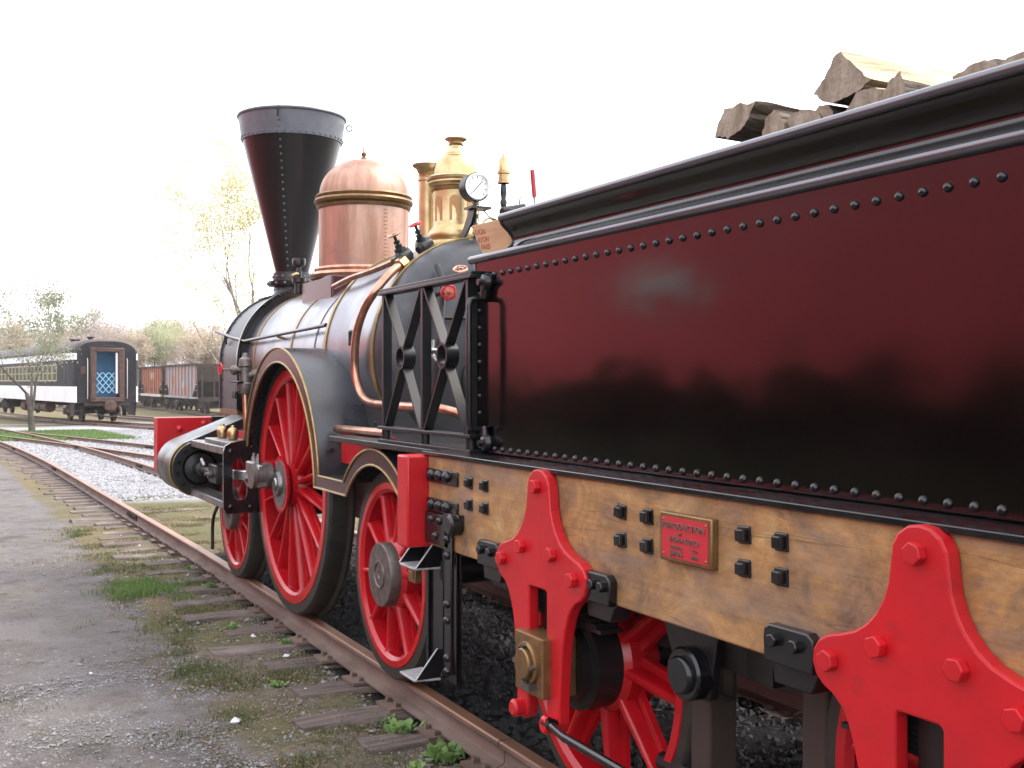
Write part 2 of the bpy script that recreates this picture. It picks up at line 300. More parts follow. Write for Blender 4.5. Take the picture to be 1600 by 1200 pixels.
# ------------------------------------------------------------------ ground
TC = 2.71                                            # centre line of the near track
def drop(y): return -.0125 * max(0., min(y, 75.) - 9.)      # the yard falls away gently beyond the engine
def main_x(y): return TC - .0014 * max(0., y - 20.) ** 2
def branch_x(y): return main_x(y) + .11 * (45. - y)
def nse(x, y, s, o=0.): return noise.noise(Vector((x * s, y * s, o)))
def sst(a, b, v):
    t = max(0., min(1., (v - a) / (b - a))); return t * t * (3 - 2 * t)
def build_ground():
    xs = list(np.concatenate([[-500, -250, -120, -60, -35, -22, -15, -10, -7.5], np.arange(-6, -1, .2), np.arange(-1, 4.2, .07), np.arange(4.3, 12, .4), [13, 15, 18, 22, 28, 36, 50, 80, 150, 300, 500]]))
    ys = list(np.concatenate([[-500, -200, -80, -40, -20, -10, -5, -2.5], np.arange(-1, 2.5, .25), np.arange(2.5, 13, .08), np.arange(13, 26, .2), np.arange(26, 66, .6), [70, 75, 80, 90, 100, 120, 150, 200, 300, 450, 700]]))
    nx, ny = len(xs), len(ys); V = []; A = {k: [] for k in ('grass', 'dry', 'pale', 'dark', 'path', 'mirror_lawn')}
    for y in ys:
        for x in xs:
            mx = main_x(y); d = x - mx
            n1 = nse(x, y, .9, 3); n2 = nse(x, y, 3.1, 9); n3 = nse(x, y, .35, 21)
            near = 1 - sst(18, 30, y)
            path = 1 - sst(-1.62, -1.32, d + .18 * n1 + .08 * n2)       # trodden grey dirt left of the track
            pale = sst(14.6, 16.2, y + .8 * n1 + .5 * d) * sst(-.95, -.7, d + .06 * n2) * (1 - sst(9, 13, x - 1.2 + .06 * y + n1)) * (1 - sst(50, 60, y))
            pale = max(pale, .55 * sst(20, 30, y) * sst(-.4, .1, n3) * (1 - sst(60, 70, y)) * sst(-.8, -.5, d))
            dark = (1 - sst(9.3, 10.1, y + .3 * n1)) * sst(-1.0, -.72, d + .05 * n2)  # oily ballast under the train, its shade painted into the ground colour
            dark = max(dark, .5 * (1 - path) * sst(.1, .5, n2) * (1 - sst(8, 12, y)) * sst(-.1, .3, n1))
            g = (1 - path) * (1 - dark) * (1 - pale) * sst(-.25, .5, n1 + .5 * n2)
            g = max(g, .35 * path * sst(.25, .6, n1 * .7 + n2 * .6) * sst(4, 7, y))
            if y > 36 and 1.2 < x < 6 and y < 50: gg = sst(36, 39, y) * (1 - sst(46, 50, y)) * sst(-.45, .1, n1); g = max(g, gg); pale *= 1 - .75 * gg
            dry = (1 - path) * (1 - dark) * (1 - pale) * sst(-.3, .3, n3 - .4 * n2 + .25)
            if y > 62 or x > 14 or x < -9: g = max(g, .5); dry = max(dry, .5 + .4 * n3)
            z = -.152 + drop(y)
            z += near * (.014 * n1 + .008 * n2) * (.35 + .65 * path) - .012 * dark + near * (.006 + .016 * n2 + .010 * nse(x, y, 7., 3)) * (1 - path) * (1 - dark) * (1 - sst(12, 15, y))
            ins = 1 - sst(.60, .67, abs(d))
            z += ins * (1 - sst(9.2, 10.2, y)) * (.044 + .012 * n2) + ins * sst(9.6, 10.4, y) * (1 - sst(15, 16, y)) * (.016 + .018 * n1 + .012 * n2) + pale * (.034 if abs(d) < .68 or d > .83 else .022 if d > -.83 and d < -.84 else 0)
            if path > .5 and y < 14: z -= .02 * sst(.2, .7, nse(x, y, .6, 44))
            V.append((x, y, z))
            for k, q in zip(('grass', 'dry', 'pale', 'dark', 'path', 'mirror_lawn'), (g, dry, pale, dark, path, 1 - sst(-4.6, -3.6, x + .4 * n1))): A[k].append(q)
    F = [(j * nx + i, j * nx + i + 1, (j + 1) * nx + i + 1, (j + 1) * nx + i) for j in range(ny - 1) for i in range(nx - 1)]
    me = bpy.data.meshes.new('ground'); me.from_pydata(V, [], F); me.polygons.foreach_set('use_smooth', [True] * len(F))
    for k, q in A.items():
        at = me.attributes.new(k, 'FLOAT', 'POINT'); at.data.foreach_set('value', q)
    m = bpy.data.materials.new('yard_ground'); m.use_nodes = True; N = m.node_tree.nodes; L = m.node_tree.links; bs = N['Principled BSDF']; bs.inputs['Roughness'].default_value = .92
    bs.inputs['Specular IOR Level'].default_value = .12
    geo = N.new('ShaderNodeNewGeometry')
    def nz(sc, det=6, ro=.65):
        n = N.new('ShaderNodeTexNoise'); n.inputs['Scale'].default_value = sc; n.inputs['Detail'].default_value = det; n.inputs['Roughness'].default_value = ro; L.new(geo.outputs['Position'], n.inputs[0]); return n.outputs[0]
    def mp(v, a, b, c=0., d=1.):
        r = N.new('ShaderNodeMapRange'); r.inputs[1].default_value = a; r.inputs[2].default_value = b; r.inputs[3].default_value = c; r.inputs[4].default_value = d; L.new(v, r.inputs[0]); return r.outputs[0]
    def mixc(f, a, b):
        x = N.new('ShaderNodeMix'); x.data_type = 'RGBA'
        for i, q in ((0, f), (6, a), (7, b)):
            if isinstance(q, tuple): x.inputs[i].default_value = (*q, 1)
            elif isinstance(q, float): x.inputs[i].default_value = q
            else: L.new(q, x.inputs[i])
        return x.outputs[2]
    def attr(k):
        a = N.new('ShaderNodeAttribute'); a.attribute_name = k; return a.outputs['Fac']
    def edge(k, n, amt=.9):                           # ragged edge: attribute + noise, thresholded
        s = N.new('ShaderNodeMath'); s.operation = 'MULTIPLY_ADD'; L.new(n, s.inputs[0]); s.inputs[1].default_value = amt; L.new(attr(k), s.inputs[2])
        return mp(s.outputs[0], .5 + amt * .5 - .22, .5 + amt * .5 + .22)
    f1 = nz(2.3); f2 = nz(11); f3 = nz(70, 4, .75); f4 = nz(24, 5, .7); f5 = nz(.8); f6 = nz(190, 3, .8)
    pathc = mixc(mp(f1, .35, .65), (.275, .252, .247), (.178, .156, .145))
    pathc = mixc(mp(f2, .56, .70), pathc, (.24, .20, .155))
    pathc = mixc(mp(f4, .58, .72), pathc, (.085, .078, .075)); pathc = mixc(mp(f1, .58, .68), pathc, (.12, .108, .10)); pathc = mixc(mp(nz(5.5, 8, .75), .57, .66), pathc, (.105, .095, .092)); pathc = mixc(mp(nz(6.5, 8, .75), .42, .33), pathc, (.33, .315, .32))
    pathc = mixc(mp(f3, .56, .68), pathc, (.30, .29, .29))
    pathc = mixc(mp(f6, .54, .70), pathc, (.09, .085, .085)); pathc = mixc(mp(f6, .46, .30), pathc, (.36, .35, .35))
    earth = mixc(mp(f2, .4, .62), (.175, .15, .12), (.27, .225, .17))
    earth = mixc(mp(f3, .57, .7), earth, (.28, .26, .235))
    col = mixc(edge('path', f2, .5), earth, pathc)
    earth_ = 0
    col = mixc(edge('dry', f2, .9), col, mixc(mp(f3, .35, .65), (.28, .21, .125), (.195, .165, .09)))
    col = mixc(edge('grass', f3, 1.5), col, mixc(mp(f4, .3, .7), (.13, .135, .06), (.24, .205, .115)))
    col = mixc(mp(f6, .60, .74), col, (.06, .055, .05)); col = mixc(mp(f6, .37, .26), col, (.38, .36, .34))
    tr_ = N.new('ShaderNodeMix'); tr_.data_type = 'RGBA'; tr_.blend_type = 'MULTIPLY'; tr_.inputs[0].default_value = 1; tr_.inputs[7].default_value = (ALB, ALB, ALB, 1); L.new(col, tr_.inputs[6]); col = tr_.outputs[2]
    col = mixc(edge('pale', f4, .4), col, mixc(mp(f3, .38, .62), (.19, .19, .20), (.40, .40, .41)))
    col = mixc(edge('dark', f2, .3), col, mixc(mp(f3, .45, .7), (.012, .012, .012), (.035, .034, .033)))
    col = mixc(edge('mirror_lawn', f2, .3), col, mixc(mp(f4, .35, .65), (.016, .021, .012), (.028, .034, .018)))  # unseen dark grass added so the tank side mirrors dark ground
    L.new(col, bs.inputs['Base Color'])
    bp = N.new('ShaderNodeBump'); bp.inputs['Strength'].default_value = 1.; bp.inputs['Distance'].default_value = .018; L.new(f3, bp.inputs['Height'])
    bq = N.new('ShaderNodeBump'); bq.inputs['Strength'].default_value = .6; bq.inputs['Distance'].default_value = .03; L.new(f2, bq.inputs['Height']); L.new(bp.outputs[0], bq.inputs['Normal'])
    L.new(bq.outputs[0], bs.inputs['Normal'])
    me.materials.append(m)
    o = bpy.data.objects.new('ground', me); C.objects.link(o); o['kind'] = 'structure'; WM[o.name] = Matrix.Identity(4)
build_ground()

# ------------------------------------------------------------------ tracks
RP = [(-.056, -.115), (.056, -.115), (.056, -.106), (.012, -.094), (.007, -.085), (.007, -.036), (.028, -.028), (.033, -.022), (.033, -.006), (.026, 0), (-.026, 0), (-.033, -.006), (-.033, -.022), (-.028, -.028), (-.007, -.036), (-.007, -.085), (-.012, -.094), (-.056, -.106)]
def rail_piece(fx, off, y0, y1, step, parent, zoff=0.):
    n = max(1, int(round((y1 - y0) / step))); mb = MB(); k = len(RP); vs = []; fs = []
    for i in range(n + 1):
        y = y0 + (y1 - y0) * i / n; t = (fx(y + .05) - fx(y - .05)) / .1; nx_, ny_ = 1 / math.hypot(1, t), -t / math.hypot(1, t)
        cx, cy, cz = fx(y) + off * nx_, y + off * ny_, drop(y) + zoff
        vs += [(cx + p * nx_, cy + p * ny_, cz + q) for p, q in RP]
    for i in range(n): fs += [(i * k + j, i * k + (j + 1) % k, (i + 1) * k + (j + 1) % k, (i + 1) * k + j) for j in range(k)]
    fs += [tuple(range(k)), tuple(range((n + 1) * k - 1, n * k - 1, -1))]
    mb.add(vs, fs); me = mb.mesh('rail', 'rail_side', 30); me.materials.append(MAT['rail_top'])
    for p in me.polygons:
        if p.normal.z > .6 and all(me.vertices[i].co.z - drop(me.vertices[i].co.y) - zoff > -.03 for i in p.vertices): p.material_index = 1
    return link('rail', me, parent)
def tie_mesh(seed, l=1.22, w_=.105):
    r = random.Random(seed); mb = MB(); nx_, vs = 9, []
    for i in range(nx_):
        x = -l + 2 * l * i / (nx_ - 1) + (r.uniform(-.05, .05) if i in (0, nx_ - 1) else 0); a = w_ * r.uniform(.88, 1.06); t = r.uniform(-.008, .004); e = .02 if i in (0, nx_ - 1) else .006
        vs += [(x, -a, -.16), (x, a, -.16), (x + r.uniform(-.02, .02), a, -.018 + t - e * .5), (x, a - .02, t), (x, r.uniform(-.03, .03), t - r.uniform(0, .007)), (x, -a + .02, t), (x + r.uniform(-.02, .02), -a, -.018 + t - e * .5)]
    fs = [(i * 7 + j, i * 7 + (j + 1) % 7, (i + 1) * 7 + (j + 1) % 7, (i + 1) * 7 + j) for i in range(nx_ - 1) for j in range(7)]
    fs += [tuple(range(7)), tuple(range(nx_ * 7 - 1, nx_ * 7 - 8, -1))]
    return mb.add(vs, fs).mesh('tie', 'tie_wood', 40)
TIES = [tie_mesh(k) for k in range(6)]
def plate_mesh():
    mb = MB(); mb.box(-.12, .12, -.085, .085, -.002, .012)
    for x in (-.072, .072):
        for y in (-.05, .05):
            mb.hexa([(x - .011, y - .011, .012), (x + .011, y - .011, .012), (x + .011, y + .011, .012), (x - .011, y + .011, .012), (x - .016 + (-.008 if x > 0 else .008), y - .015, .033), (x + .016, y - .015, .028), (x + .016, y + .015, .028), (x - .016 + (-.008 if x > 0 else .008), y + .015, .033)])
    return mb.mesh('tie_plate', 'rail_side', 0)
PLATE = plate_mesh()
def joint_mesh():
    mb = MB()
    for s in (-1, 1):
        mb.box(min(s * .008, s * .024), max(s * .008, s * .024), -.3, .3, -.088, -.032)
        for y in (-.21, -.07, .07, .21): mb.cyl((s * .02, y, -.06), (s * .045, y, -.06), .015, n=6)
    return mb.mesh('joint_bar', 'rust_dark', 0)
JOINT = joint_mesh()
def track(name, label, fx, y0, y1, joints, sp, plates_to=-99, step=1.2, zoff=0., seed=0, drawn=None):
    t = thing(name, label, 'railway track', (fx(y0), y0, drop(y0)))
    ys = [y0] + joints + [y1]
    for off in (-.7525, .7525):
        for a, b in zip(ys[:-1], ys[1:]): rail_piece(fx, off, a + .004, b - .004, step, t, zoff)
        for j in joints:
            if j == 3.83: continue
            sl_ = (fx(j + .05) - fx(j - .05)) / .1
            link('joint_bar', JOINT, t, loc=(fx(j) + off, j, drop(j) + zoff), rot=Matrix.Rotation(math.atan(-sl_), 3, 'Z'))
    r = random.Random(seed); y = y0 + .2
    while y < y1:
        if drawn is None or drawn(y):
            sl_ = (fx(y + .05) - fx(y - .05)) / .1; a = math.atan(-sl_) + r.uniform(-.035, .035)
            tie = link('tie', TIES[r.randrange(6)], t, loc=(fx(y) + r.uniform(-.1, .1), y, drop(y) + zoff - .127 + r.uniform(-.004, .002)), rot=Matrix.Rotation(a, 3, 'Z'))
            if y < plates_to:
                for off in (-.7525, .7525): link('tie_plate', PLATE, tie, loc=(fx(y) + off, y, drop(y) + zoff - .127), rot=Matrix.Rotation(a, 3, 'Z'))
        y += sp + r.uniform(-.03, .03)
    return t
track('railway_track', 'rusty railway track with weathered wooden ties that the steam engine stands on', main_x, -6.0, 66., [-5.31, 3.83, 12.97, 22.1, 31.2, 40.3, 49.4, 58.5], .485, plates_to=14, seed=3)
track('railway_track', 'diverging rusty track laid in pale ballast behind the red buffer beam', branch_x, 12., 44., [21., 30.2, 39.3], .5, step=.8, zoff=-.004, seed=5)
def car_x(y): return 7.35 - .12 * (y - 57.)
track('railway_track', 'rusty track under the black and white passenger coach', car_x, 20., 100., [29., 38., 47., 56., 65.], .55, step=4, seed=8, drawn=lambda y: y < 70)
def hop_x(y): return 17.2 + .004 * (y - 80.)
track('railway_track', 'far rusty track carrying the hopper wagons', hop_x, 30., 125., [39., 48., 57., 66., 75.], .6, step=5, seed=9, drawn=lambda y: y < 80)
def mid_x(y): return 11.6 - .06 * (y - 57.)
track('railway_track', 'empty rusty track between the coach and the hopper wagons', mid_x, 22., 120., [31., 40., 49., 58., 67.], .6, step=5, seed=10, drawn=lambda y: y < 80)

# ------------------------------------------------------------------ scattered stones, grass and weeds
def ground_z(x, y):
    d = x - main_x(y); z = -.152 + drop(y)
    if abs(d) < .64: z += .034 if y < 9.8 else .016 if y < 15.4 else .034
    elif d > .86 and y > 15.4: z += .034
    elif -1.5 < d < -.84 and y < 13: z += .006
    return z
def stones(name, pts, sizes, material, label, cat='gravel', flat=.7):
    n = len(pts); base = np.array([(1, 0, 0), (0, 1, 0), (-1, 0, 0), (0, -1, 0), (0, 0, 1), (0, 0, -1)], float)
    P = base[None] * RNG.uniform(.6, 1.15, (n, 6, 1)) + RNG.uniform(-.25, .25, (n, 6, 3)); P[:, :, 2] *= flat
    a = RNG.uniform(0, 2 * PI, n); ca, sa = np.cos(a), np.sin(a)
    X = P[:, :, 0] * ca[:, None] - P[:, :, 1] * sa[:, None]; Y = P[:, :, 0] * sa[:, None] + P[:, :, 1] * ca[:, None]
    P = np.stack([X, Y, P[:, :, 2]], 2) * np.asarray(sizes)[:, None, None] + np.asarray(pts)[:, None, :]
    f = np.array([(0, 1, 4), (1, 2, 4), (2, 3, 4), (3, 0, 4), (1, 0, 5), (2, 1, 5), (3, 2, 5), (0, 3, 5)])
    F = (f[None] + 6 * np.arange(n)[:, None, None]).reshape(-1, 3)
    me = bpy.data.meshes.new(name); me.from_pydata(P.reshape(-1, 3).tolist(), [], F.tolist()); me.materials.append(MAT[material])
    o = bpy.data.objects.new(name, me); C.objects.link(o); return tag(o, label, cat, kind='stuff')
def scatter(n, x0, x1, y0, y1, keep):
    out = []
    while len(out) < n:
        x = random.uniform(x0, x1); y = random.uniform(y0, y1)
        if keep(x, y): out.append((x, y, ground_z(x, y)))
    return out
def near_bias(n, x0, x1, y0, y1, keep, p=1.6):
    out = []
    while len(out) < n:
        y = y0 + (y1 - y0) * random.random() ** p; x = random.uniform(x0, x1)
        if keep(x, y): out.append((x, y, ground_z(x, y)))
    return out
p = near_bias(26000, -1.5, 9, 15.2, 48, lambda x, y: x > main_x(y) - .8 + .1 * nse(x, y, 2) and nse(x, y, .35, 5) > -.42, 1.3)
stones('pale_ballast', p, RNG.uniform(.02, .05, len(p)), 'stone_pale', 'pale crushed stone ballast between the tracks beyond the engine')
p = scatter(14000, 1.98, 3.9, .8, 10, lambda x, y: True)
stones('dark_ballast', p, RNG.uniform(.012, .032, len(p)), 'stone_dark', 'dark oily ballast under engine and tender with shade put into its colour')  # near-black stone colour carries the shade below the train as well as oil
p = near_bias(24000, -1.6, 1.85, 2.6, 11, lambda x, y: x < main_x(y) - .8 and random.random() < (.35 if x < 1.1 else 1.), 1.5)
stones('path_gravel', p, RNG.uniform(.003, .009, len(p)) * (1 + (RNG.random(len(p)) > .97) * 1.2), 'stone_path', 'small grey gravel strewn over the dirt path')
p = near_bias(14000, -.9, 1.2, 3.2, 6.2, lambda x, y: nse(x, y, 1.2, 60) > -.25, 1.2)
stones('coarse_gravel', p, RNG.uniform(.003, .008, len(p)) * (1 + (RNG.random(len(p)) > .95) * .8), 'stone_path', 'coarser grey gravel on the nearest stretch of the path')
p = [(1.195, 5.0, -.14), (1.75, 8.9, -.13), (1.68, 7.4, -.14), (1.62, 5.35, -.14), (.72, 6.2, -.145), (.35, 8.4, -.15), (1.70, 10.9, -.16), (1.66, 11.8, -.17), (.9, 4.35, -.148), (.1, 5.5, -.148), (1.72, 6.05, -.135), (1.68, 6.6, -.135)]
for k, q in enumerate(p[:1]):
    o = stones('white_stone', [q], [.03], 'stone_white', 'single pale stone lying alone on the grey dirt path', 'stone'); del o['kind']
stones('loose_stones', p[1:], RNG.uniform(.014, .028, len(p) - 1), 'stone_white', 'few pale loose stones beside the rail and on the path')

def blades(name, pts, hs, ws, material, label, lean=.5, cat='grass'):
    n = len(pts); P = np.asarray(pts, float); a = RNG.uniform(0, 2 * PI, n); d = np.stack([np.cos(a), np.sin(a), 0 * a], 1)
    ln = RNG.uniform(.1, 1, n) * lean; b = RNG.uniform(0, 2 * PI, n); e = np.stack([np.cos(b), np.sin(b), 0 * b], 1)
    h = np.asarray(hs); W = np.asarray(ws); up = np.array([0, 0, 1.])
    v0 = P - d * W[:, None]; v1 = P + d * W[:, None]
    m_ = P + up * (h * .6)[:, None] + e * (h * ln * .4)[:, None]; v2 = m_ + d * (W * .8)[:, None]; v3 = m_ - d * (W * .8)[:, None]
    v4 = P + up * h[:, None] * (1 - .3 * ln)[:, None] + e * (h * ln * 1.1)[:, None]
    V = np.stack([v0, v1, v2, v3, v4], 1).reshape(-1, 3)
    F = []
    for k in range(n): F += [(5 * k, 5 * k + 1, 5 * k + 2, 5 * k + 3), (5 * k + 3, 5 * k + 2, 5 * k + 4)]
    me = bpy.data.meshes.new(name); me.from_pydata(V.tolist(), [], F); me.materials.append(MAT[material])
    o = bpy.data.objects.new(name, me); C.objects.link(o); return tag(o, label, cat, kind='stuff')
def clumps(n, fn, m, spread):
    out = []
    for _ in range(n):
        x, y = fn()
        for _ in range(m): 
            xx, yy = x + random.gauss(0, spread), y + random.gauss(0, spread); out.append((xx, yy, ground_z(xx, yy) - .012))
    return out
def rnd(x0, x1, y0, y1, k=0., o=0.):
    def f():
        while True:
            x = random.uniform(x0, x1); y = y0 + (y1 - y0) * random.random() ** 1.3
            if nse(x, y, 1.6, 30 + o) + .4 * nse(x, y, 5, 40) > k: return x, y
    return f
p = clumps(1500, rnd(1.12, 1.86, 3.2, 12.5, .0), 14, .03) + clumps(160, rnd(-.9, 1.1, 4.5, 12, .25, 5), 10, .05)
blades('verge_grass', p, RNG.uniform(.012, .05, len(p)), RNG.uniform(.0015, .0032, len(p)), 'grass', 'short patchy green grass between the tie ends', .9)
p = clumps(60, lambda: (random.gauss(1.36, .13), random.gauss(8.45, .22)), 40, .05)
blades('green_grass_patch', p, RNG.uniform(.03, .085, len(p)), RNG.uniform(.002, .004, len(p)), 'grass_bright', 'bright green tuft of grass beside the ties left of the rail', .8)
p = clumps(2600, rnd(1.0, 1.84, 3.2, 13, -.3, 11), 11, .035) + clumps(200, rnd(-.8, 1.0, 3.5, 11, .2, 19), 9, .05)
blades('dry_grass', p, RNG.uniform(.008, .03, len(p)), RNG.uniform(.0015, .003, len(p)), 'grass_dry', 'short dry brown grass along the edge of the dirt path', 1.2)
p = clumps(2200, rnd(2.02, 3.4, 10, 16, -.3, 23), 14, .05)
blades('track_grass', p, RNG.uniform(.012, .04, len(p)), RNG.uniform(.002, .004, len(p)), 'grass_dry', 'dry grass between the rails ahead of the engine', 1.)
p = clumps(1100, rnd(2.02, 3.4, 10, 16, .0, 27), 12, .05)
blades('track_grass', p, RNG.uniform(.012, .04, len(p)), RNG.uniform(.002, .004, len(p)), 'grass', 'green grass growing between the ties ahead of the engine', 1.)
p = clumps(2600, rnd(1.4, 5.6, 37.8, 47.5, -.22, 51), 10, .14)
blades('far_grass', p, RNG.uniform(.05, .14, len(p)), RNG.uniform(.008, .016, len(p)), 'grass_bright', 'bright green grass strip in front of the coach', .8)
def litter():
    n = 5200; V = []
    for k in range(n):
        y = 3.0 + 9.5 * random.random() ** 1.4; x = random.uniform(1.0, 1.9) if k % 4 else random.uniform(-1., 1.1); z = ground_z(x, y) + random.uniform(.004, .014); a = random.uniform(0, 6.28); r_ = random.uniform(.004, .011); t = random.uniform(-.5, .5)
        u = (math.cos(a) * r_, math.sin(a) * r_); v = (-u[1] * .6, u[0] * .6); V += [(x + u[0], y + u[1], z + t * r_), (x + v[0], y + v[1], z), (x - u[0], y - u[1], z - t * r_ * .4), (x - v[0], y - v[1], z + .2 * r_)]
    me = bpy.data.meshes.new('leaf_litter'); me.from_pydata(V, [], [(4 * k, 4 * k + 1, 4 * k + 2, 4 * k + 3) for k in range(n)]); me.materials.append(MAT['leaf_litter'])
    o = bpy.data.objects.new('leaf_litter', me); C.objects.link(o); tag(o, 'brown scraps of dead leaves strewn along the verge', 'leaf litter', kind='stuff')
litter()
def weed(x, y, r, n, label):
    V = []; F = []
    for k in range(n):
        a = random.uniform(0, 2 * PI); el = random.uniform(.25, 1.35); d = Vector((math.cos(a) * math.cos(el), math.sin(a) * math.cos(el), math.sin(el)))
        L_ = r * random.uniform(.45, 1.); s = d.cross(Vector((0, 0, 1))).normalized(); b = Vector((x + random.gauss(0, r * .25), y + random.gauss(0, r * .25), ground_z(x, y) - .005))
        t0 = b + d * L_ * .35; t1 = b + d * L_ * .7 + Vector((0, 0, -.05 * L_)); t2 = b + d * L_ + Vector((0, 0, -.2 * L_)); wv = s * L_ * random.uniform(.13, .22); o = len(V)
        V += [b, t0 + wv * .7, t0 - wv * .7, t1 + wv, t1 - wv, t2]; F += [(o, o + 1, o + 2), (o + 2, o + 1, o + 3, o + 4), (o + 4, o + 3, o + 5)]
    me = bpy.data.meshes.new('weed'); me.from_pydata([tuple(q) for q in V], [], F); me.materials.append(MAT['weed_leaf'])
    tag(link('weed', me), label, 'weed', 'leafy weeds along the rail')
for x, y, r_, n_, lb in [(1.79, 4.50, .10, 70, 'leafy green weed between ties in front of the brass axlebox'), (1.83, 4.12, .11, 80, 'leafy green weed against the rail nearest the bottom edge'),
    (1.66, 4.05, .07, 40, 'small weed at the end of the nearest tie'), (1.80, 4.70, .06, 35, 'small leafy weed beside the rail under the lower step'), (1.80, 6.35, .06, 40, 'small green weed by the rail next to the trailing wheel'),
    (1.62, 6.9, .07, 50, 'low green weed between ties beside the driving wheel'), (1.80, 8.3, .08, 50, 'green weed by the rail below the front wheel'), (1.52, 5.5, .06, 45, 'low pale weed at a tie end halfway along the verge'), (1.84, 9.2, .08, 45, 'green weed by the rail just ahead of the front wheel')]:
    weed(x, y, r_, n_, lb)

# ------------------------------------------------------------------ wheels (origin on the axle at the outer face, outside = -x)
def wheel_parts(r, rr, ri, hub_r, hub_out, n, web, rib, hubmat, phase=0., face='disc'):
    P = {}
    P['wheel'] = MB().ring([(rr, .004), (rr, .11), (rr - .02, .12), (ri, .10), (ri - .004, .012), (ri + .012, -.004), (rr - .004, -.004)], (0, 0, 0), (1, 0, 0), 72).mesh('wheel', 'wheel_red', 40)
    P['tyre'] = MB().ring([(rr - .001, .0), (r - .012, .0), (r - .003, .009), (r, .02), (r + .004, .105), (r + .028, .118), (r + .028, .132), (r + .012, .142), (rr - .001, .142)], (0, 0, 0), (1, 0, 0), 80).mesh('tyre', 'tyre', 40)
    mb = MB(); mb.lathe([(hub_r * 1.12, .12), (hub_r * 1.12, .02), (hub_r, 0)], (0, 0, 0), (1, 0, 0), 40); P['hub'] = mb.mesh('hub', 'wheel_red', 40)
    if face == 'disc':
        mb = MB(); mb.lathe([(hub_r * .98, .01), (hub_r * .98, -hub_out + .006), (hub_r * .95, -hub_out), (hub_r * .45, -hub_out - .001), (hub_r * .44, -hub_out - .006), (hub_r * .36, -hub_out - .006), (hub_r * .34, -hub_out - .001), (hub_r * .12, -hub_out - .001), (hub_r * .1, -hub_out + .004), (0, -hub_out + .004)], (0, 0, 0), (1, 0, 0), 48, cap=False)
        P['hub_plate'] = mb.mesh('hub_plate', hubmat, 40)
    mb = MB(); L0, L1 = hub_r * .96, ri + .006
    mb.hexa([(.075, -web * .55, L0), (.075, web * .55, L0), (.075, web * .42, L1), (.075, -web * .42, L1), (.058, -web * .5, L0), (.058, web * .5, L0), (.058, web * .38, L1), (.058, -web * .38, L1)])
    k = 6                                             # rounded rib in front of the web
    prof = [(.058, -rib)] + [(.022 - rib * .9 * math.cos(R(a)), rib * .85 * math.sin(R(a))) for a in (-80, -40, 0, 40, 80)] + [(.058, rib)]
    vs = []; fs = []; m_ = len(prof)
    for z, s_, dx in ((L0, 1.25, -.006), (L0 + (L1 - L0) * .5, 1., 0), (L1 - .02, .9, .004), (L1, 1.5, -.004)):
        vs += [(x + dx, y * s_, z) for x, y in prof]
    for j in range(3): fs += [(j * m_ + i, j * m_ + i + 1, (j + 1) * m_ + i + 1, (j + 1) * m_ + i) for i in range(m_ - 1)]
    mb.add(vs, fs); P['spoke'] = mb.mesh('spoke', 'wheel_red', 50)
    return P
def place_wheel(P, n, parent, x, y, z, side=-1, phase=0.):
    rot = Matrix.Rotation(0 if side < 0 else PI, 3, 'Z'); loc = Vector((x, y, z))
    o = link('wheel', P['wheel'], parent, loc=loc, rot=rot)
    for k in P:
        if k in ('tyre', 'hub', 'hub_plate'): link(k, P[k], o, loc=loc, rot=rot)
    for k in range(n): link('spoke', P['spoke'], o, loc=loc, rot=rot @ Matrix.Rotation(2 * PI * k / n + phase, 3, 'X'))
    return o
WF = 1.88                                             # plane of the near wheel faces

